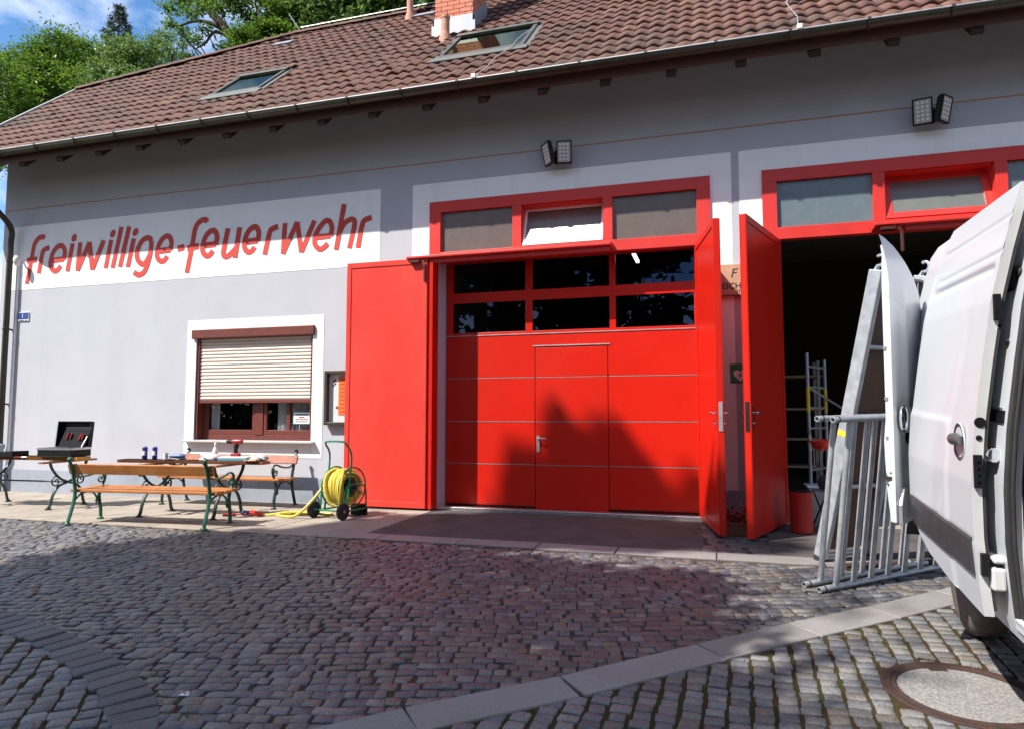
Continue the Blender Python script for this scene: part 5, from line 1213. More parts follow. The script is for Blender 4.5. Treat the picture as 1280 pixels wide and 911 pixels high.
# roof
vs = []
ry = [-1.44, -.6, .3, 1.2, 2.14]
for y in ry:
    for t in np.linspace(0, 1, 13): 
        x = bxl(2.70) + (2 * CX - 2 * bxl(2.70)) * t; vs.append((x, y, 2.70 + .10 * (1 - (2 * t - 1) ** 4)))
m.add(vs, [(i * 13 + j, (i + 1) * 13 + j, (i + 1) * 13 + j + 1, i * 13 + j + 1) for i in range(4) for j in range(12)])
# cab and nose
secs = [(-1.44, 2.70, .0), (-1.75, 2.66, .0), (-2.05, 2.50, .01), (-2.95, 1.62, .03), (-3.45, 1.40, .06), (-3.72, 1.15, .12), (-3.80, .60, .14)]
rings = []
for y, zt_, ins in secs:
    P = []
    zs = [z for z in (.50, .68, 1.02, 1.27, 1.60, 2.09, 2.50) if z < zt_ - .06] 
    zs = [(.50 + (zt_ - .50) * q) for q in (0, .15, .35, .5, .65, .85, 1.0)]
    L_ = [(bxl(z) + ins + (.05 if q == 6 else 0), y, z) for q, z in enumerate(zs)]
    rings.append(L_ + [(2 * CX - x, y_, z) for x, y_, z in reversed(L_)])
k = len(rings[0]); vs = [p for r_ in rings for p in r_]
m.add(vs, [(i * k + j, (i + 1) * k + j, (i + 1) * k + j + 1, i * k + j + 1) for i in range(len(rings) - 1) for j in range(k - 1)] + [tuple((len(rings) - 1) * k + j for j in range(k))])
body = m.build('body', 'van_white', VAN, smooth=True)
# aperture returns, inner lining, floor
m = MB()
zs = np.linspace(.69, 2.54, 26)
m.add([(bxl(z) + d, AY1, z) for z in zs for d in (0, .07)], [(2 * i, 2 * i + 1, 2 * i + 3, 2 * i + 2) for i in range(25)])
m.add([(bxl(z) + d, AY0, z) for z in zs for d in (0, .07)], [(2 * i, 2 * i + 1, 2 * i + 3, 2 * i + 2) for i in range(25)])
m.bx(bxl(.69), bxl(.69) + .34, AY0, AY1, .655, .69); m.bx(bxl(.69) + .34, bxl(.69) + .36, AY0, AY1, .655, .80)
m.bx(bxl(.7) - .004, bxl(.7) + .02, AY0 + .01, AY1 - .01, .691, .70)
body_in = m.build('aperture_frame', 'van_inner', VAN)
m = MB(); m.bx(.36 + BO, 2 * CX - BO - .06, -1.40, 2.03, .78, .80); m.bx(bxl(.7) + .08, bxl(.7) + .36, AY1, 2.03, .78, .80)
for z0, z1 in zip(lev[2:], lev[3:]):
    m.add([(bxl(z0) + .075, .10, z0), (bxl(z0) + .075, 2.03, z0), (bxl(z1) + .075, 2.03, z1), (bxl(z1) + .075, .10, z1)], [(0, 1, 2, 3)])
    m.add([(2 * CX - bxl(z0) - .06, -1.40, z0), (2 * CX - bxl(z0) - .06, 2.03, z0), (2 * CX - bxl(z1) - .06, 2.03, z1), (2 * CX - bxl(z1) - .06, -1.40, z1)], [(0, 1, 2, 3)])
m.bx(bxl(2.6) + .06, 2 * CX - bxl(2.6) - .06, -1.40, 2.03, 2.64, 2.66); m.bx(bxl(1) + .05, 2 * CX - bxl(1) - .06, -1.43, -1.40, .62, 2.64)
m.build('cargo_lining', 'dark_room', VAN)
m = MB(); m.bx(bxl(.6) + .12, 2 * CX - bxl(.6) - .02, -3.4, 1.9, .50, .60); m.build('underbody', 'black_rubber', VAN)
# rubber seal round the aperture
P = [(bxl(z) + .012, AY1 + .0 - .018 * math.sin((z - .7) * 2.2), z) for z in np.linspace(.70, 2.40, 26)] + [(bxl(2.5) + .015, AY1 - .06, 2.50), (bxl(2.54) + .015, AY1 - .16, 2.535)] + [(bxl(2.54) + .015, y, 2.535) for y in (-.6, -1.1)]
m = MB(); m.tube(P, .014, 8); m.tube([(x + .016, y - .012, z) for x, y, z in P], .009, 8); m.build('aperture_seal', 'black_rubber', VAN, smooth=True)
# rail, striker, lower bracket on the quarter panel
m = MB(); m.bx(bxl(1.52) - .004, bxl(1.52) + .02, AY1 + .03, 1.9, 1.545, 1.60); m.build('door_rail', 'black_plastic', VAN)
m = MB(); m.bx(bxl(1.5) - .010, bxl(1.5) + .0, AY1 + .02, 1.9, 1.603, 1.614); m.tube([(bxl(1.38) - .02, AY1 + .05, 1.40), (bxl(1.38) - .028, AY1 + .10, 1.40), (bxl(1.38) - .02, AY1 + .15, 1.40)], .028, 10, flat=1.2); m.build('striker', 'chrome', VAN, bevel=.003)
m = MB(); m.bx(bxl(.85) - .055, bxl(.85) - .002, AY1 + .03, AY1 + .17, .80, .90); m.bx(bxl(.85) - .05, bxl(.85) - .002, AY1 + .03, AY1 + .17, .92, .945); each(m, 'guide_bracket', 'van_inner', VAN, bevel=.01)
m = MB()
for z in (2.22, 1.9): m.lathe([(0, 0), (.016, 0), (.014, .012), (0, .014)], 12, Matrix.Translation((bxl(z), AY1 + .10, z)) @ Matrix.Rotation(R(-90), 4, 'Y'))
each(m, 'stop_button', 'black_rubber', VAN)
m = MB(); m.bx(bxl(2.2) - .03, bxl(2.2) + .01, AY1 + .12, AY1 + .30, 2.14, 2.26); m.build('hinge_block', 'black_plastic', VAN, bevel=.02)
# side mouldings, cab glass
m = MB()
vv = []
for z, o_ in ((.86, .001), (.87, .015), (1.0, .015), (1.02, .001)): vv += [(bxl(z) - o_, -1.46, z), (bxl(z) - o_, -2.8, z)]
m.add(vv, [(0, 1, 3, 2), (2, 3, 5, 4), (4, 5, 7, 6)])
m.build('side_moulding', 'van_trim', VAN)
m = MB(); m.add([(bxl(1.7) - .004, -1.52, 1.66), (bxl(1.7) - .004, -2.62, 1.66), (bxl(2.2) - .004, -2.22, 2.30), (bxl(2.3) - .004, -1.52, 2.36)], [(0, 1, 2, 3)]); m.build('cab_window', 'van_trim', VAN)
m = MB(); m.bx(bxl(1.4) - .03, bxl(1.4) - .004, -1.64, -1.50, 1.42, 1.46); m.build('cab_handle', 'van_trim', VAN, bevel=.008)
# wheels
for x, y in ((.47, WY), (.30, -2.72), (2 * CX - .30, WY), (2 * CX - .30, -2.72)):
    Tw = Matrix.Translation((x, y, .36)) @ Matrix.Rotation(R(90), 4, 'Y')
    m = MB(); m.lathe([(.20, -.10), (.30, -.11), (.345, -.09), (.36, -.06), (.36, .06), (.345, .09), (.30, .11), (.20, .10)], 40, Tw); wh = m.build('wheel', 'tyre_dust', VAN, smooth=True)
    m = MB(); m.lathe([(0, -.05), (.12, -.06), (.20, -.095), (.205, .095), (.12, .06), (0, .05)], 30, Tw); m.build('rim', 'alu_worn', wh, smooth=True)
# wheel housing
m = MB(); m.lathe([(.43, .0), (.43, .42), (0, .42)], 24, Matrix.Translation((bxl(.7) + .002, WY, .36)) @ Matrix.Rotation(R(90), 4, 'Y'), R(120), R(240)); m.build('wheel_housing', 'black_rubber', VAN)
# open rear door with the star
hx0, hy0 = .262, 2.13; fx, fy = -.122, 1.245
du = Vector((fx - hx0, fy - hy0, 0)); WD = du.length; du.normalize(); dn = Vector((-du.y, du.x, 0))          # dn: outer face side
if dn.x < 0: dn = -dn
def rdz(u):    # u measured from the free edge
    return float(np.interp(u, [0, .12, .3, .5, .66, .78, .86, .91, WD], [2.67, 2.665, 2.63, 2.55, 2.45, 2.33, 2.15, 1.9, 1.5]))
def rdb(u): return .82 if u > .06 else .84
def rp3(u, z, n): return tuple(Vector((fx, fy, z)) - du * u + dn * n)
nu, nv = 26, 120; V = []
def rdo(u, z):
    o = .0
    o -= .05 * max(0, (z - 2.30) / .37) ** 2
    if z < 1.56: o += .010 / (1 + math.exp(-(1.545 - z) / .006)) * (1 if u > .02 else 0)
    o -= .006 * math.exp(-((z - 2.28 + u * .25) / .008) ** 2)
    o += .012 * math.exp(-((u - .34) / .07) ** 2) * (1 if z < 2.2 else max(0, 1 - (z - 2.2) * 5))
    return o
for i in range(nu + 1):
    u = WD * i / nu
    for k in range(nv + 1): z = rdb(u) + (rdz(u) - rdb(u)) * k / nv; V.append(rp3(u, z, rdo(u, z)))
F = [(i * (nv + 1) + k, (i + 1) * (nv + 1) + k, (i + 1) * (nv + 1) + k + 1, i * (nv + 1) + k + 1) for i in range(nu) for k in range(nv)]
RD = npmesh('rear_door', np.array(V), np.array(F), 'van_white', VAN, smooth=True); RD['label'] = 'white rear door with a round star emblem, swung wide open'
m = MB()
zs = np.linspace(.84, 2.60, 60)
def thk(z): return float(np.interp(z, [.84, 1.0, 1.2, 1.35, 1.5, 2.35, 2.5, 2.60, 2.66], [.035, .05, .058, .062, .048, .048, .045, .03, .01]))
vs = []
for z in zs: vs += [rp3(.0, z, rdo(0, z)), rp3(.008, z, rdo(0, z) - .45 * thk(z)), rp3(.02, z, -thk(z)), rp3(.09, z, -thk(z) - .004), rp3(.14, z, -.035), rp3(WD - .02, min(z, 2.2), -.035)]
m.add(vs, [(6 * i + j, 6 * i + j + 1, 6 * i + 6 + j + 1, 6 * i + 6 + j) for i in range(59) for j in range(5)])
m.add([vs[j] for j in range(6)], [tuple(range(6))])
m.build('door_edge', 'van_white', RD)
m = MB()
for z in (1.94, 1.62, 1.37): m.lathe([(0, 0), (.013, 0), (.013, .004), (.005, .005), (.005, .002), (0, .002)], 12, Matrix.Translation(rp3(.014, z, -.038)) @ Matrix(((dn.x, 0, du.x, 0), (dn.y, 0, du.y, 0), (0, 1, 0, 0), (0, 0, 0, 1))))
each(m, 'bolt', 'can_grey', RD)
m = MB(); TL = Matrix.Translation(rp3(.012, 1.115, -.040)) @ Matrix(((dn.x, 0, du.x, 0), (dn.y, 0, du.y, 0), (0, 1, 0, 0), (0, 0, 0, 1)))
m.bx(-.028, .022, -.012, .012, -.002, .006, TL)
for a, b in ((-.018, .03), (.014, .035), (-.006, -.035)): m.lathe([(0, 0), (.006, 0), (.006, .006), (0, .006)], 8, TL @ Matrix.Translation((a, b, 0)))
m.build('lock', 'wood_dark', RD)
m = MB()
for (u0, u1, z0, z1) in ((.02, .62, .822, 1.05),):
    P = [(u0, z0), (u1, z0), (u1, z1), (u0 + .06, z1), (u0, z1 - .10)]
    m.prism(P, lambda u, z: rp3(u, z, .032), lambda u, z: rp3(u, z, .006))
m.build('corner_trim', 'can_grey', RD, bevel=.008)
m = MB(); TB = Matrix.Translation(rp3(.27, 1.36, .018)) @ Matrix(((-du.x, 0, dn.x, 0), (-du.y, 0, dn.y, 0), (0, 1, 0, 0), (0, 0, 0, 1)))
m.bx(-.05, .05, -.035, .035, 0, .02, TB); m.tube([TB @ Vector((0, 0, .02)), TB @ Vector((0, 0, .09))], .016, 8); m.lathe([(0, .075), (.03, .076), (.03, .105), (0, .106)], 12, TB); m.build('door_stop', 'black_plastic', RD, bevel=.004)
# star emblem
TE = Matrix.Translation(rp3(.115, 1.49, .024)) @ Matrix(((-du.x, 0, dn.x, 0), (-du.y, 0, dn.y, 0), (0, 1, 0, 0), (0, 0, 0, 1)))
m = MB(); m.tube([TE @ Vector((.078 * math.cos(a), .078 * math.sin(a), .006)) for a in np.linspace(0, 2 * math.pi, 36, False)], .0085, 8, closed=True)
for k in range(3):
    a = R(90 + 120 * k); pts = []
    tip = Vector((.074 * math.cos(a), .074 * math.sin(a), .004)); l_ = Vector((.018 * math.cos(a + R(60)), .018 * math.sin(a + R(60)), .004)); r_ = Vector((.018 * math.cos(a - R(60)), .018 * math.sin(a - R(60)), .004)); c_ = Vector((0, 0, .014))
    m.add([TE @ tip, TE @ l_, TE @ r_, TE @ c_], [(0, 1, 3), (0, 3, 2), (1, 2, 3), (0, 2, 1)])
em = m.build('star_emblem', 'chrome', RD)
m = MB(); m.lathe([(0, .0), (.078, .0), (.078, .0025), (0, .0025)], 32, TE); m.build('emblem_ground', 'van_trim', RD)
# closed right rear door, rear sill
m = MB(); zs = [.82, 1.3, 1.8, 2.2, 2.45, 2.6]
m.add([(x, 2.15, z) for z in zs for x in (CX + .02, 2 * CX - bxl(z) - .01)], [(2 * i, 2 * i + 1, 2 * i + 3, 2 * i + 2) for i in range(5)]); m.build('rear_door', 'van_white', VAN)
m = MB(); m.bx(bxl(.7) + .35, 2 * CX - bxl(.7) - .02, 2.05, 2.20, .60, .78); m.build('rear_bumper', 'van_trim', VAN, bevel=.02)
# what shows inside the hold
t = thing('tool_rack', 'dark wooden rack of tools inside the van behind the side opening', 'shelf', (0, 0, 0))
t.parent = None
VM = Matrix.Translation((VX, VY, gz(VY))) @ Matrix.Rotation(R(-3), 4, 'Z') @ Matrix.Rotation(math.atan(SLOPE), 4, 'X')
t.location = VM @ Vector((1.35, .9, .80)); t.rotation_euler = (math.atan(SLOPE), 0, R(-3))
for x in (-.5, .5):
    m = MB(); m.bx(x - .02, x + .02, -.4, .4, 0, 1.7); m.build('side_panel', 'room_brown', t)
for z in (.02, .45, .85, 1.25, 1.66): m = MB(); m.bx(-.48, .48, -.4, .4, z, z + .03); m.build('shelf_board', 'room_brown', t)
t = thing('air_tank', 'pale grey canister standing inside the van opening', 'canister', tuple(VM @ Vector((.80, .25, .80))), (math.atan(SLOPE), 0, R(-3)))
m = MB(); m.lathe([(.12, 0), (.14, .03), (.14, .62), (.10, .72), (.04, .76), (.04, .84), (0, .84)], 20); m.build('body', 'led_face', t, smooth=True); m = MB(); m.lathe([(.06, .84), (.06, .88), (0, .88)], 12); m.build('valve', 'black_plastic', t)
m = MB(); m.tube(smooth_pts([(0, 0, .0), (-.03, .06, .25), (.02, .1, .5), (.10, .12, .55), (.14, .05, .2), (.12, .0, .02)], 6), .011, 8); o = m.build('power_cable', 'tool_red', None, smooth=True); o.location = VM @ Vector((.56, .12, .80)); tag(o, 'red cable looped inside the side opening of the van', 'cable')

# manhole cover
t = thing('manhole_cover', 'round concrete filled manhole cover with a rusty iron ring', 'manhole cover', (MANC[0], MANC[1], gz(MANC[1])), (math.atan(SLOPE), 0, 0))
m = MB(); m.lathe([(.335, -.06), (.335, .004), (.350, .008), (.362, .003), (.372, .009), (.412, .008), (.420, .004), (.420, -.06)], 64); 
for k in range(22): a = 2 * math.pi * k / 22; T = Matrix.Rotation(a, 4, 'Z'); m.bx(.384, .402, -.035, .035, .0082, .0105, T)
m.build('ring', 'rust', t)
m = MB(); m.lathe([(0, .004), (.15, .004), (.30, .003), (.334, .001), (.334, -.05)], 64); m.build('cover', 'cover_concrete', t)
m = MB()
for a in (1.75,): T = Matrix.Rotation(a, 4, 'Z'); m.bx(.29, .333, -.05, .05, .0, .0065, T)
each(m, 'lifting_plate', 'rust', t)

# weeds in the wide joints
g = np.random.default_rng(9); V = []; F = []
def tuft(x, y, n, h):
    z = gz(y) - .015
    for _ in range(n):
        a = g.uniform(0, 2 * math.pi); le = h * g.uniform(.5, 1.2); wd = g.uniform(.003, .007); bx_, by_ = x + g.normal(0, .022), y + g.normal(0, .018); tl_ = g.uniform(.2, .9)
        d = np.array([math.cos(a), math.sin(a)]); s = np.array([-d[1], d[0]]) * wd; o = len(V)
        V.extend([(bx_ - s[0], by_ - s[1], z), (bx_ + s[0], by_ + s[1], z), (bx_ + s[0] * .7 + d[0] * le * tl_ * .5, by_ + s[1] * .7 + d[1] * le * tl_ * .5, z + le * .7), (bx_ + d[0] * le * tl_, by_ + d[1] * le * tl_, z + le)]); F.append((o, o + 1, o + 2, o + 3))
for i in range(420):
    x = g.uniform(-1.6, 1.4); y = float(yU(x)) - .42 - abs(g.normal(0, .9))
    if y > -9 and math.hypot(x - MANC[0], y - MANC[1]) > .42: tuft(x, y, 5, .013)
for i in range(70):
    s = g.uniform(0, 1); x = -2.3 + 4.0 * s; tuft(x, float(yU(x)) + (.05 if g.random() < .35 else -.44), 7, .022)
for x, y in ((-1.65, -6.08), (-1.6, -6.15), (-.3, -4.82), (.1, -4.45), (-3.35, -6.1), (-3.1, -6.3), (-2.75, -6.45), (-2.95, -6.35), (-3.9, -6.05)): tuft(x, y, 22, .026)
for i in range(120):
    x = g.uniform(-6.5, -2.9); y = float(interp(AO, x)) - .3 - abs(g.normal(0, .4)); tuft(x, y, 8, .020)
for i in range(26): x = g.uniform(-5, -2.7); tuft(x, float(interp(AO, x)) + .03, 7, .02)
o = npmesh('joint_weeds', np.array(V), np.array(F), 'grass_blade'); o['kind'] = 'stuff'; tag(o, 'small green weeds and grass growing in the joints of the old paving', 'weeds')
# dry leaf and paper scraps
t = thing('leaf_scrap', 'orange dry leaf lying on the dark stones at the lower middle', 'leaf', (-.55, -6.05, gz(-6.05) + .012), (0, 0, .5))
m = MB(); m.add([(-.035, 0, 0), (0, -.02, .006), (.04, 0, .002), (0, .02, .007)], [(0, 1, 2, 3)]); m.build('blade', 'pot_clay', t); m = MB(); m.tube([(.035, 0, .003), (.06, .004, .005)], .002, 5); m.build('stem', 'pot_clay', t)
t = thing('paper_scrap', 'crumpled pale paper scrap beside the curved dark border', 'litter', (-2.94, -6.28, gz(-6.28) + .006), (0, 0, .4))
m = MB(); m.add([(-.03, -.008, .0), (-.012, .009, .010), (.006, -.008, .004), (.03, .008, .011), (.027, -.011, .0), (0, -.018, .003)], [(0, 1, 2, 5), (2, 3, 4, 5)]); m.build('sheet', 'paper', t); m = MB(); m.add([(.0, .0, .008), (.018, .012, .018), (.03, .0, .012)], [(0, 1, 2)]); m.build('flap', 'paper', t)

# ------------------------------------------------------------------ trees
import json
TR = json.loads('''{"T":{"A1":[[-25.2,8.1,11.5,0.88],[-22.5,6.7,9.9,0.71],[-24.3,8.7,12.0,0.59],[-24.9,7.3,13.2,0.75],[-25.6,6.3,12.9,0.87],[-24.6,8.1,14.0,0.6],[-22.7,6.3,12.9,0.85],[-27.2,7.9,14.0,0.86],[-25.6,7.3,10.3,0.79],[-22.9,7.4,12.7,0.61],[-25.2,6.4,13.6,0.76],[-25.9,6.5,11.2,0.66],[-23.0,7.2,12.0,0.72],[-25.3,8.4,14.7,0.56],[-25.9,6.6,10.8,0.75],[-27.1,8.0,11.6,0.88],[-25.3,7.2,12.8,0.82],[-25.0,6.1,9.9,0.67],[-23.8,7.2,10.3,0.87],[-22.7,7.6,11.9,0.63],[-23.4,6.3,11.8,0.87],[-27.4,7.5,12.6,0.6],[-27.0,8.1,13.0,0.85],[-24.7,7.3,11.2,0.65],[-24.6,6.9,13.4,0.9],[-26.0,7.8,11.3,0.79],[-23.1,7.2,11.1,0.88],[-22.7,6.5,11.2,0.74],[-26.0,7.7,11.8,0.84],[-23.6,6.6,11.6,0.84],[-24.2,8.0,12.0,0.7],[-25.4,7.3,14.2,0.58],[-24.7,7.5,12.9,0.89],[-24.3,8.8,13.3,0.87]],"A2":[[-24.9,10.6,15.6,0.62],[-25.4,10.4,15.4,0.62],[-23.4,8.5,13.5,0.67],[-22.4,9.2,14.5,0.5],[-22.7,10.1,14.9,0.62],[-24.1,10.2,13.9,0.49],[-23.2,9.0,14.2,0.64],[-25.1,8.9,14.8,0.77],[-21.5,8.8,13.1,0.72],[-24.7,9.9,13.9,0.67],[-23.3,8.5,12.1,0.74],[-22.7,9.2,13.9,0.72],[-22.6,9.7,15.3,0.64],[-25.8,9.9,14.1,0.47],[-24.2,10.3,16.2,0.53],[-24.4,9.6,15.4,0.47],[-23.8,8.2,13.8,0.47],[-24.7,10.5,13.5,0.5],[-24.8,10.6,14.6,0.58],[-24.2,8.4,12.7,0.67],[-25.3,9.8,14.8,0.51],[-23.6,8.5,14.3,0.55],[-25.1,9.9,13.6,0.51],[-24.2,10.6,14.3,0.68],[-24.3,9.9,15.5,0.61],[-24.8,10.0,14.6,0.78],[-21.8,8.8,13.6,0.79],[-25.2,9.1,13.6,0.76],[-23.7,9.3,13.0,0.79],[-23.9,10.8,15.7,0.64],[-25.0,9.3,15.3,0.68],[-26.1,9.8,14.5,0.79],[-24.4,9.2,15.4,0.57],[-23.0,8.8,15.2,0.79]],"C1":[[-19.3,8.0,13.1,0.46],[-19.6,8.4,14.2,0.56],[-19.2,9.1,13.3,0.41],[-20.6,9.1,13.0,0.58],[-20.5,8.3,12.9,0.59],[-20.0,8.5,13.9,0.46],[-18.9,8.2,13.9,0.49],[-21.2,9.2,13.1,0.41],[-20.1,8.1,13.4,0.55],[-19.3,8.5,13.6,0.5],[-20.0,8.1,13.1,0.51],[-19.1,7.9,12.6,0.55],[-18.9,8.1,12.5,0.5],[-21.0,9.1,14.6,0.42],[-19.0,9.0,13.9,0.57],[-20.8,8.9,13.2,0.45],[-19.7,9.5,14.0,0.44],[-18.5,8.1,12.9,0.41],[-18.2,8.2,13.8,0.54],[-21.4,8.9,13.5,0.42]],"C2":[[-18.2,9.7,14.8,0.3],[-19.1,10.6,15.0,0.37],[-19.0,9.3,14.8,0.44],[-19.0,9.7,15.2,0.39],[-19.7,10.0,14.8,0.37],[-18.3,9.4,13.5,0.34],[-19.5,10.5,14.9,0.38],[-18.2,9.7,13.8,0.32],[-18.4,9.2,14.4,0.31],[-18.1,10.0,14.4,0.34],[-18.9,9.5,13.9,0.37]],"D":[[-17.8,8.6,15.4,0.35],[-17.2,8.5,15.5,0.45],[-16.2,7.8,14.5,0.35],[-16.0,8.0,14.8,0.4],[-17.2,8.6,15.9,0.6],[-16.4,8.9,15.7,0.5],[-16.8,7.6,14.1,0.3],[-17.8,9.2,14.9,0.35],[-16.1,8.0,13.7,0.3],[-15.8,8.1,14.0,0.3],[-15.2,8.0,14.6,0.35],[-15.3,8.7,15.2,0.5],[-15.2,9.1,15.1,0.45],[-15.4,9.6,14.7,0.45],[-14.8,8.4,13.6,0.4],[-14.8,9.4,14.8,0.5],[-15.0,8.1,15.3,0.8],[-14.7,9.1,15.6,0.7],[-13.7,8.8,14.9,0.6],[-15.0,8.8,13.6,0.5],[-13.8,8.5,13.3,0.45],[-16.0,9.2,14.0,0.3]],"E1":[[-14.2,8.1,12.9,0.52],[-13.7,8.9,13.7,0.58],[-14.3,8.7,13.9,0.43],[-14.2,8.8,13.8,0.43],[-13.6,8.8,13.1,0.4],[-13.9,8.6,13.0,0.47],[-13.5,8.8,13.4,0.43],[-13.2,8.2,13.7,0.4],[-13.3,8.6,13.7,0.55],[-13.4,8.0,12.8,0.45],[-12.7,8.1,12.9,0.58],[-14.1,7.8,13.4,0.47],[-13.9,8.2,13.0,0.43],[-13.6,8.2,13.8,0.45]],"E2":[[-14.1,11.0,16.0,0.61],[-14.0,9.9,15.1,0.54],[-13.3,9.5,15.2,0.5],[-11.1,12.1,16.7,0.52],[-11.3,11.8,16.1,0.64],[-11.9,10.6,16.3,0.63],[-12.6,9.7,14.2,0.66],[-13.7,10.6,15.3,0.53],[-11.4,11.0,16.6,0.52],[-12.1,10.7,15.6,0.55],[-12.7,9.6,15.1,0.7],[-12.9,9.6,15.5,0.59],[-9.8,10.5,15.5,0.6],[-13.2,10.9,16.6,0.64],[-13.9,9.9,14.4,0.71],[-14.0,9.7,16.0,0.58],[-10.5,10.9,15.4,0.65],[-12.6,11.0,15.4,0.62],[-12.5,10.5,16.4,0.76],[-11.4,10.3,14.9,0.63],[-12.6,9.6,14.6,0.64],[-11.7,11.8,16.1,0.75],[-13.4,11.5,15.5,0.78],[-12.0,10.0,15.7,0.62],[-14.7,10.5,15.0,0.57],[-13.2,9.5,13.9,0.65],[-10.5,10.4,15.7,0.58],[-12.5,10.2,15.1,0.51],[-13.6,9.7,16.3,0.61],[-11.6,10.7,15.9,0.6],[-14.2,9.5,15.7,0.56],[-14.2,11.1,17.3,0.51],[-10.1,10.8,15.4,0.64],[-11.4,11.0,15.0,0.66],[-11.7,10.9,16.8,0.7],[-12.2,11.1,15.4,0.76],[-14.1,9.3,16.0,0.59],[-13.0,10.3,16.5,0.66],[-11.1,10.4,15.6,0.59],[-14.8,10.8,16.3,0.68],[-11.8,10.1,14.4,0.78],[-12.5,9.9,15.5,0.57],[-14.3,9.8,15.0,0.63],[-13.8,10.0,14.8,0.54]],"F":[[-8.6,13.1,17.2,0.55],[-10.3,13.7,17.5,0.45],[-9.1,13.1,17.4,0.51],[-9.1,13.5,17.2,0.45],[-9.9,13.7,17.4,0.5],[-9.7,14.3,17.4,0.44],[-8.5,13.2,17.6,0.59]]},"P":{"Dlimb":[[-14.0,9.4,12.4],[-14.7,9.2,13.2],[-15.2,9.0,13.8],[-15.7,8.8,14.5],[-16.2,8.6,15.1],[-16.7,8.4,15.7],[-17.3,8.1,16.5]],"Ds1":[[-15.6,8.8,14.3],[-16.1,8.6,14.6],[-16.7,8.5,14.7],[-17.2,8.3,14.5],[-17.4,8.2,14.8]],"Ds2":[[-15.2,8.6,13.9],[-15.7,8.4,14.1],[-16.0,8.3,13.7],[-16.3,8.2,13.5]],"Ds3":[[-15.3,9.1,13.9],[-15.8,9.0,13.6],[-16.3,8.9,13.3]],"spire":[-26.5,14.5,20.6]}}''')
def leaves(name, clumps, per, size, mt, parent, seed, flat=.55, aspect=.5, droop=0., up=.5):
    g = np.random.default_rng(seed); C_ = np.array([c[:3] for c in clumps]); r = np.array([c[3] for c in clumps])
    idx = np.repeat(np.arange(len(clumps)), np.maximum(6, (per * (r / r.mean()) ** 2).astype(int))); n = len(idx)
    p = g.normal(0, .5, (n, 3)) * r[idx][:, None]; p[:, 2] *= flat; p[:, 2] -= droop * (p[:, 0] ** 2 + p[:, 1] ** 2)
    P = C_[idx] + p
    nrm = g.normal(0, 1, (n, 3)); nrm[:, 2] = np.abs(nrm[:, 2]) + up; nrm /= np.linalg.norm(nrm, axis=1)[:, None]
    a = np.cross(nrm, g.normal(0, 1, (n, 3))); a /= np.linalg.norm(a, axis=1)[:, None]; b = np.cross(nrm, a)
    s = size * g.uniform(.6, 1.3, n)[:, None]
    V = np.stack([P - a * s * .5, P + b * s * aspect * .5 + a * s * .05, P + a * s * .5 - nrm * s * .12, P - b * s * aspect * .5 + a * s * .05], 1).reshape(-1, 3)
    F = np.arange(n * 4).reshape(-1, 4)
    return npmesh(name, V, F, mt, parent)
def branch(m, P, r0, r1, n=7):
    Q = smooth_pts(P, 4); k = len(Q); m.tube(Q, [r0 + (r1 - r0) * i / (k - 1) for i in range(k)], n)
def tree(name, lab, base, clumps, per, size, mt, seed, group, r=.22, flat=.55, aspect=.5, limbs=.8, extra=(), trunk_to=None, droop=0., up=.5):
    g = random.Random(seed); t = thing(name, lab, 'tree', base, group=group); b = Vector(base)
    cl = [(c[0] - b.x, c[1] - b.y, c[2] - b.z, c[3]) for c in clumps]
    ctr = Vector((sum(c[0] for c in cl), sum(c[1] for c in cl), sum(c[2] for c in cl))) / len(cl)
    top = Vector(trunk_to) - b if trunk_to else ctr
    m = MB(); tp = [Vector((0, 0, -.1)), Vector((top.x * .08, top.y * .08, top.z * .35)), Vector((top.x * .45, top.y * .45, top.z * .72)), top]
    branch(m, tp, r, r * .28, 9)
    for c in cl:
        if g.random() > limbs: continue
        c = Vector(c[:3]); s = g.uniform(.40, .80); q = tp[1].lerp(tp[3], s) if s > .3 else tp[1]
        mid = q.lerp(c, .5) + Vector((g.uniform(-.3, .3), g.uniform(-.3, .3), g.uniform(-.1, .45))); branch(m, [q, mid, c], r * .28 * (1.1 - s * .5), .012, 5)
    for P, a, e in extra: branch(m, [Vector(p) - b for p in P], a, e, 8)
    m.build('trunk', 'bark', t, smooth=True)
    o = leaves('crown', cl, per, size, mt, t, seed, flat, aspect, droop, up)
    return t
BG = 'trees behind the fire station'
T_ = TR['T']; P_ = TR['P']
tree('robinia', 'feathery bright green robinia at the far left above the roof', (-27, 9.5, 0), T_['A1'], 850, .125, 'leaf_robinia', 1, BG, .26, flat=.5, up=1.0)
tree('robinia', 'tall feathery green robinia left of the spruce', (-24, 11, 0), T_['A2'], 850, .125, 'leaf_robinia', 2, BG, .24, flat=.5, up=1.0)
tree('robinia', 'bushy light green robinia growing in front of the spruce', (-20.5, 9.8, 0), T_['C1'], 620, .11, 'leaf_light', 3, BG, .18)
tree('robinia', 'thin open light green robinia right of the spruce', (-19.5, 10.2, 0), T_['C2'], 260, .11, 'leaf_light', 4, BG, .15, limbs=1)
tree('robinia', 'dark trunked robinia with one long bare limb over the ridge', (-13.0, 9.6, 0), T_['D'], 440, .115, 'leaf_robinia', 5, BG, .30, limbs=.6, trunk_to=P_['Dlimb'][0], extra=[(P_['Dlimb'], .24, .07), (P_['Ds1'], .08, .02), (P_['Ds2'], .07, .015), (P_['Ds3'], .06, .012)])
tree('robinia', 'low bright green crown just over the ridge beside the long limb', (-13.9, 9.2, 0), T_['E1'], 800, .12, 'leaf_robinia', 6, BG, .15, flat=.4, up=1.0)
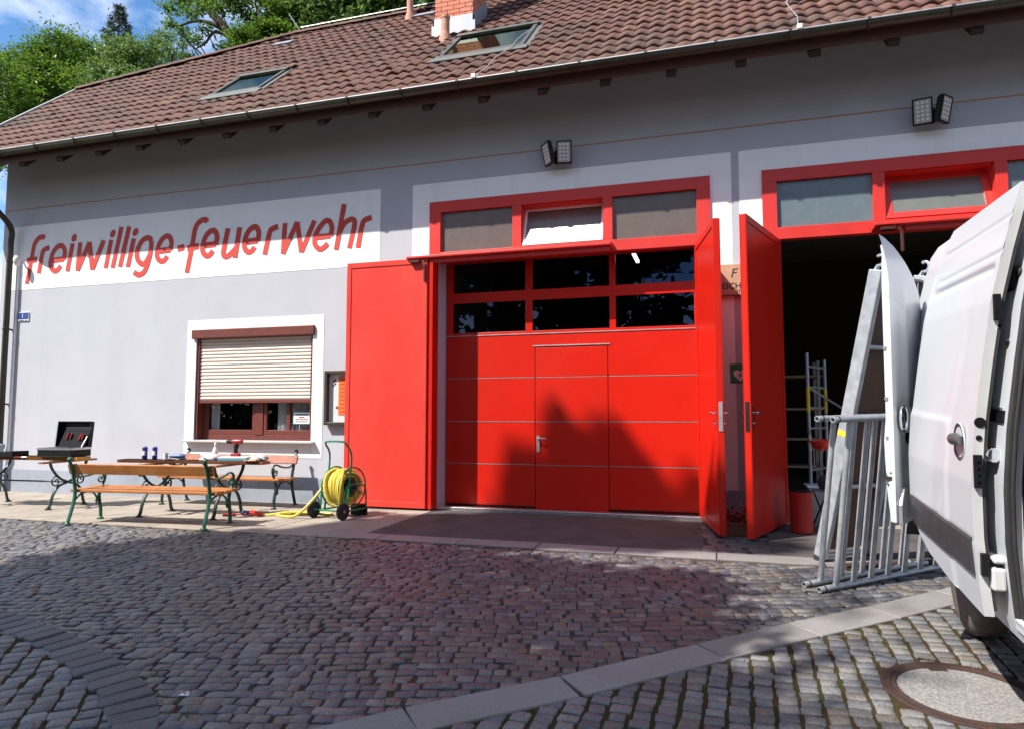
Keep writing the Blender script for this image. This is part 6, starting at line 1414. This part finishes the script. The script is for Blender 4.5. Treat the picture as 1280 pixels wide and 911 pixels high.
tree('walnut_tree', 'broad leafy walnut crown above the middle of the ridge', (-11.0, 12, 0), T_['E2'], 420, .23, 'leaf_light', 7, BG, .30, aspect=.42)
tree('walnut_tree', 'small piece of leafy crown beside the brick chimney', (-7.6, 14, 0), T_['F'], 200, .28, 'leaf_robinia', 8, BG, .2)
darkback = [(-18 + i * 1.15, 15.5 + random.uniform(-1, 1), random.uniform(12.6, 14.6) + .25 * i, 1.0) for i in range(9)]
tree('oak', 'dark green oak deep behind the long limb and the walnut', (-13.5, 15.5, 0), darkback, 260, .28, 'leaf_dark', 9, BG, .28)
def spruce(lab, tip, H_, rate, mt, group, seed, size=.26, per=46, zlow=1.5, leafy=1.0, lean=(0, 0), rmax=9):
    g = random.Random(seed); tip = Vector(tip); base = Vector((tip.x, tip.y, min(0, gz(tip.y)))); t = thing('spruce', lab, 'tree', base, group=group)
    m = MB(); m.tube([(0, 0, -.2), (0, 0, (tip.z - base.z) * .5), (0, 0, tip.z - base.z)], [.26, .16, .02], 9)
    cl = []; z = tip.z - base.z - .12
    while z > tip.z - base.z - H_:
        d = tip.z - base.z - z; rad = min(rmax, .10 + d * rate) * g.uniform(.85, 1.12); nb_ = max(4, int(4 + d * 1.6)); a0 = g.uniform(0, 6)
        for k in range(nb_):
            a = a0 + 2 * math.pi * k / nb_ + g.uniform(-.2, .2); rr = rad * g.uniform(.75, 1.15)
            e = Vector((math.cos(a) * rr, math.sin(a) * rr, z - rr * .28 + .05)); m.tube([(0, 0, z), e], [.03, .008], 4)
            st_ = max(1, int(rr / .30))
            for q in range(1, st_ + 1): f = q / st_; cl.append((e.x * f, e.y * f, z + (e.z - z) * f, .16 + .08 * (1 - f) + .02 * d))
        z -= .26 + .03 * d
    m.build('trunk', 'bark', t); leaves('crown', cl, per, size * .5, mt, t, seed, .6, .22, 0, .2)
    return t
spruce('tall dark spruce with a thin tip rising behind the robinias', P_['spire'], 7.5, .34, 'leaf_spruce', BG, 11, size=.36, per=200)

# trees across the yard, behind the viewpoint: they throw the shade on the yard and mirror in the panes
YG = 'trees across the yard behind the viewpoint'
def toward_sun(x, y, z, h):
    k = (h - z) / SUN.z; return (x + SUN.x * k, y + SUN.y * k, h)
tipA = toward_sun(-2.36, .30, 1.58, 19.5)
def shade_tree(name, lab, cells, per, size, mt, seed, rr, hs, jitter=.12):
    g = random.Random(seed); cl = []
    for x, y, z in cells: h = g.uniform(*hs); q = toward_sun(x + g.uniform(-jitter, jitter), y + g.uniform(-jitter, jitter), z, h); cl.append((*q, rr * g.uniform(.85, 1.15)))
    cx = sum(c[0] for c in cl) / len(cl); cy = sum(c[1] for c in cl) / len(cl)
    return tree(name, lab, (cx - .5, cy - .8, gz(cy)), cl, per, size, mt, seed, YG, .32, flat=.8, aspect=.6, limbs=.35, up=.1)
def inpoly(x, y, P):
    c = False; n = len(P)
    for i in range(n):
        x1, y1 = P[i]; x2, y2 = P[(i + 1) % n]
        if (y1 > y) != (y2 > y) and x < (x2 - x1) * (y - y1) / (y2 - y1) + x1: c = not c
    return c
def cellsin(P, step, inset=0, y_z=lambda y: gz(y)):
    xs = [p[0] for p in P]; ys = [p[1] for p in P]; out = []; i = 0
    y = min(ys)
    while y < max(ys):
        x = min(xs) + (i % 2) * step / 2
        while x < max(xs):
            if inpoly(x, y, P): out.append((x, y, y_z(y)))
            x += step
        y += step * .87; i += 1
    return out
# the two spires on the gate and the shade below them
wallcells = []
ZW = .30
prof_w = [(-3.14, -0.05), (-3.06, 0.43), (-2.96, 0.93), (-2.89, 0.82), (-2.8, 0.74), (-2.69, 0.89), (-2.57, 0.75), (-2.46, 0.63), (-2.39, 0.96), (-2.37, 1.44), (-2.29, 1.54), (-2.2, 1.44), (-2.04, 1.12), (-1.92, 0.92), (-1.85, 1.14), (-1.69, 1.2), (-1.51, 1.26), (-1.39, 1.32), (-1.28, 1.26), (-1.17, 0.92), (-0.95, 0.75), (-0.84, 0.53), (-0.71, 0.26), (-0.55, 0.15), (-0.43, 0.49), (-0.34, 0.54)]
xx = [p[0] for p in prof_w]; zz = [p[1] for p in prof_w]
g0 = random.Random(3)
for i in range(44):
    x = -3.20 + 3.0 * i / 43; top = float(np.interp(x, xx, zz)) - .055; z = top
    while z > -.2: wallcells.append((x + g0.uniform(-.03, .03), ZW, z)); z -= .12
shade_tree('poplar', 'slender poplar tops across the yard, seen only as shadow and reflection', wallcells, 24, .13, 'leaf_dark', 31, .085, (18.6, 19.6), .02)
apron = [(-4.5, -.95), (-3.5, -.36), (-.25, -.34), (.25, -.7), (.75, -1.6), (.75, -2.15), (-1.9, -2.2), (-2.5, -2.7), (-5.6, -2.55), (-5.0, -1.95)]
shade_tree('lime_tree', 'dense lime tree across the yard whose crown shades the gate apron', cellsin(apron, .30), 60, .24, 'leaf_dark', 32, .22, (15, 18), .05)
yardL = [(-6.75, -9.5), (-6.7, -4.7), (-6.55, -3.9), (-6.2, -2.9), (-5.6, -2.6), (-3.6, -2.75), (-3.0, -9.5)]
yardR = [(-3.8, -9.5), (-3.9, -2.75), (-2.3, -3.0), (-1.7, -3.2), (-.2, -3.25), (.1, -3.7), (.05, -5.0), (.1, -6.6), (.3, -9.5)]
shade_tree('chestnut_tree', 'broad chestnut across the yard shading the left part of the cobbles', cellsin(yardL, .42), 64, .30, 'leaf_dark', 33, .36, (6.9, 8.8))
shade_tree('chestnut_tree', 'broad chestnut across the yard shading the middle of the cobbles', cellsin(yardR, .42), 64, .30, 'leaf_dark', 34, .36, (6.9, 8.8))
spots = [(.45, -3.25, 0), (.75, -3.0, 0), (.55, -3.9, 0), (.95, -3.65, 0), (.35, -4.5, 0), (.75, -4.6, 0), (.4, -5.3, 0), (.62, -5.75, 0), (.45, -6.3, 0), (.9, -6.2, 0), (.78, -5.05, 0), (.3, -5.9, 0)]
shade_tree('birch', 'thin birch across the yard giving dappled shade by the van', spots, 26, .16, 'leaf_dark', 35, .30, (13, 16))

# the wooded far side of the yard (seen only as reflections in the panes)
for i, (x, y, h) in enumerate([(-24, -27, 17), (-18.5, -30, 20), (-13, -31, 19), (-8, -32, 18), (-4.6, -33, 15), (2.2, -33, 15), (6.5, -31, 18), (12, -30, 19), (18, -27, 18)]):
    g = random.Random(50 + i); cl = []
    for k in range(46):
        zz = g.uniform(1.5, h); rr = 2.9 * math.sqrt(max(.05, 1 - ((zz - h * .45) / (h * .58)) ** 2)); a = g.uniform(0, 6.28); q = rr * math.sqrt(g.random()); cl.append((x + q * math.cos(a), y + q * math.sin(a), zz, g.uniform(.9, 1.4)))
    tree('beech', 'beech tree on the far side of the yard behind the viewpoint', (x, y, gz(y)), cl, 90, .8, 'leaf_dark', 60 + i, 'beeches on the far side of the yard', .3, flat=.8, aspect=.7, limbs=.2, up=.2)

for i in range(7):  # added out of view to keep the bright horizon out of the window reflections
    x0 = -52 + i * 11.5; g = random.Random(90 + i); cl = [(x0 + g.uniform(0, 11.5), -24.5 + g.uniform(-.6, .6) - .12 * abs(x0 + 5), g.uniform(.1, 3.4), .8) for k in range(60)]
    t = thing('hedge', 'unseen hedge added behind the viewpoint to darken the window reflections', 'hedge', (x0 + 5.7, -25, gz(-25)), group='unseen hedges added behind the viewpoint')
    leaves('foliage', [(c[0] - x0 - 5.7, c[1] + 25, c[2] - gz(-25) - .2, c[3]) for c in cl], 40, .55, 'leaf_dark', t, 120 + i, .9, .7, 0, .2)
    m = MB()
    for k in range(6): m.tube([(-5 + 2 * k, -.12 * abs(x0 + 5) + .5, 0), (-5 + 2 * k + .1, -.12 * abs(x0 + 5) + .5, 2.6)], .05, 6)
    each(m, 'stem', 'bark', t)
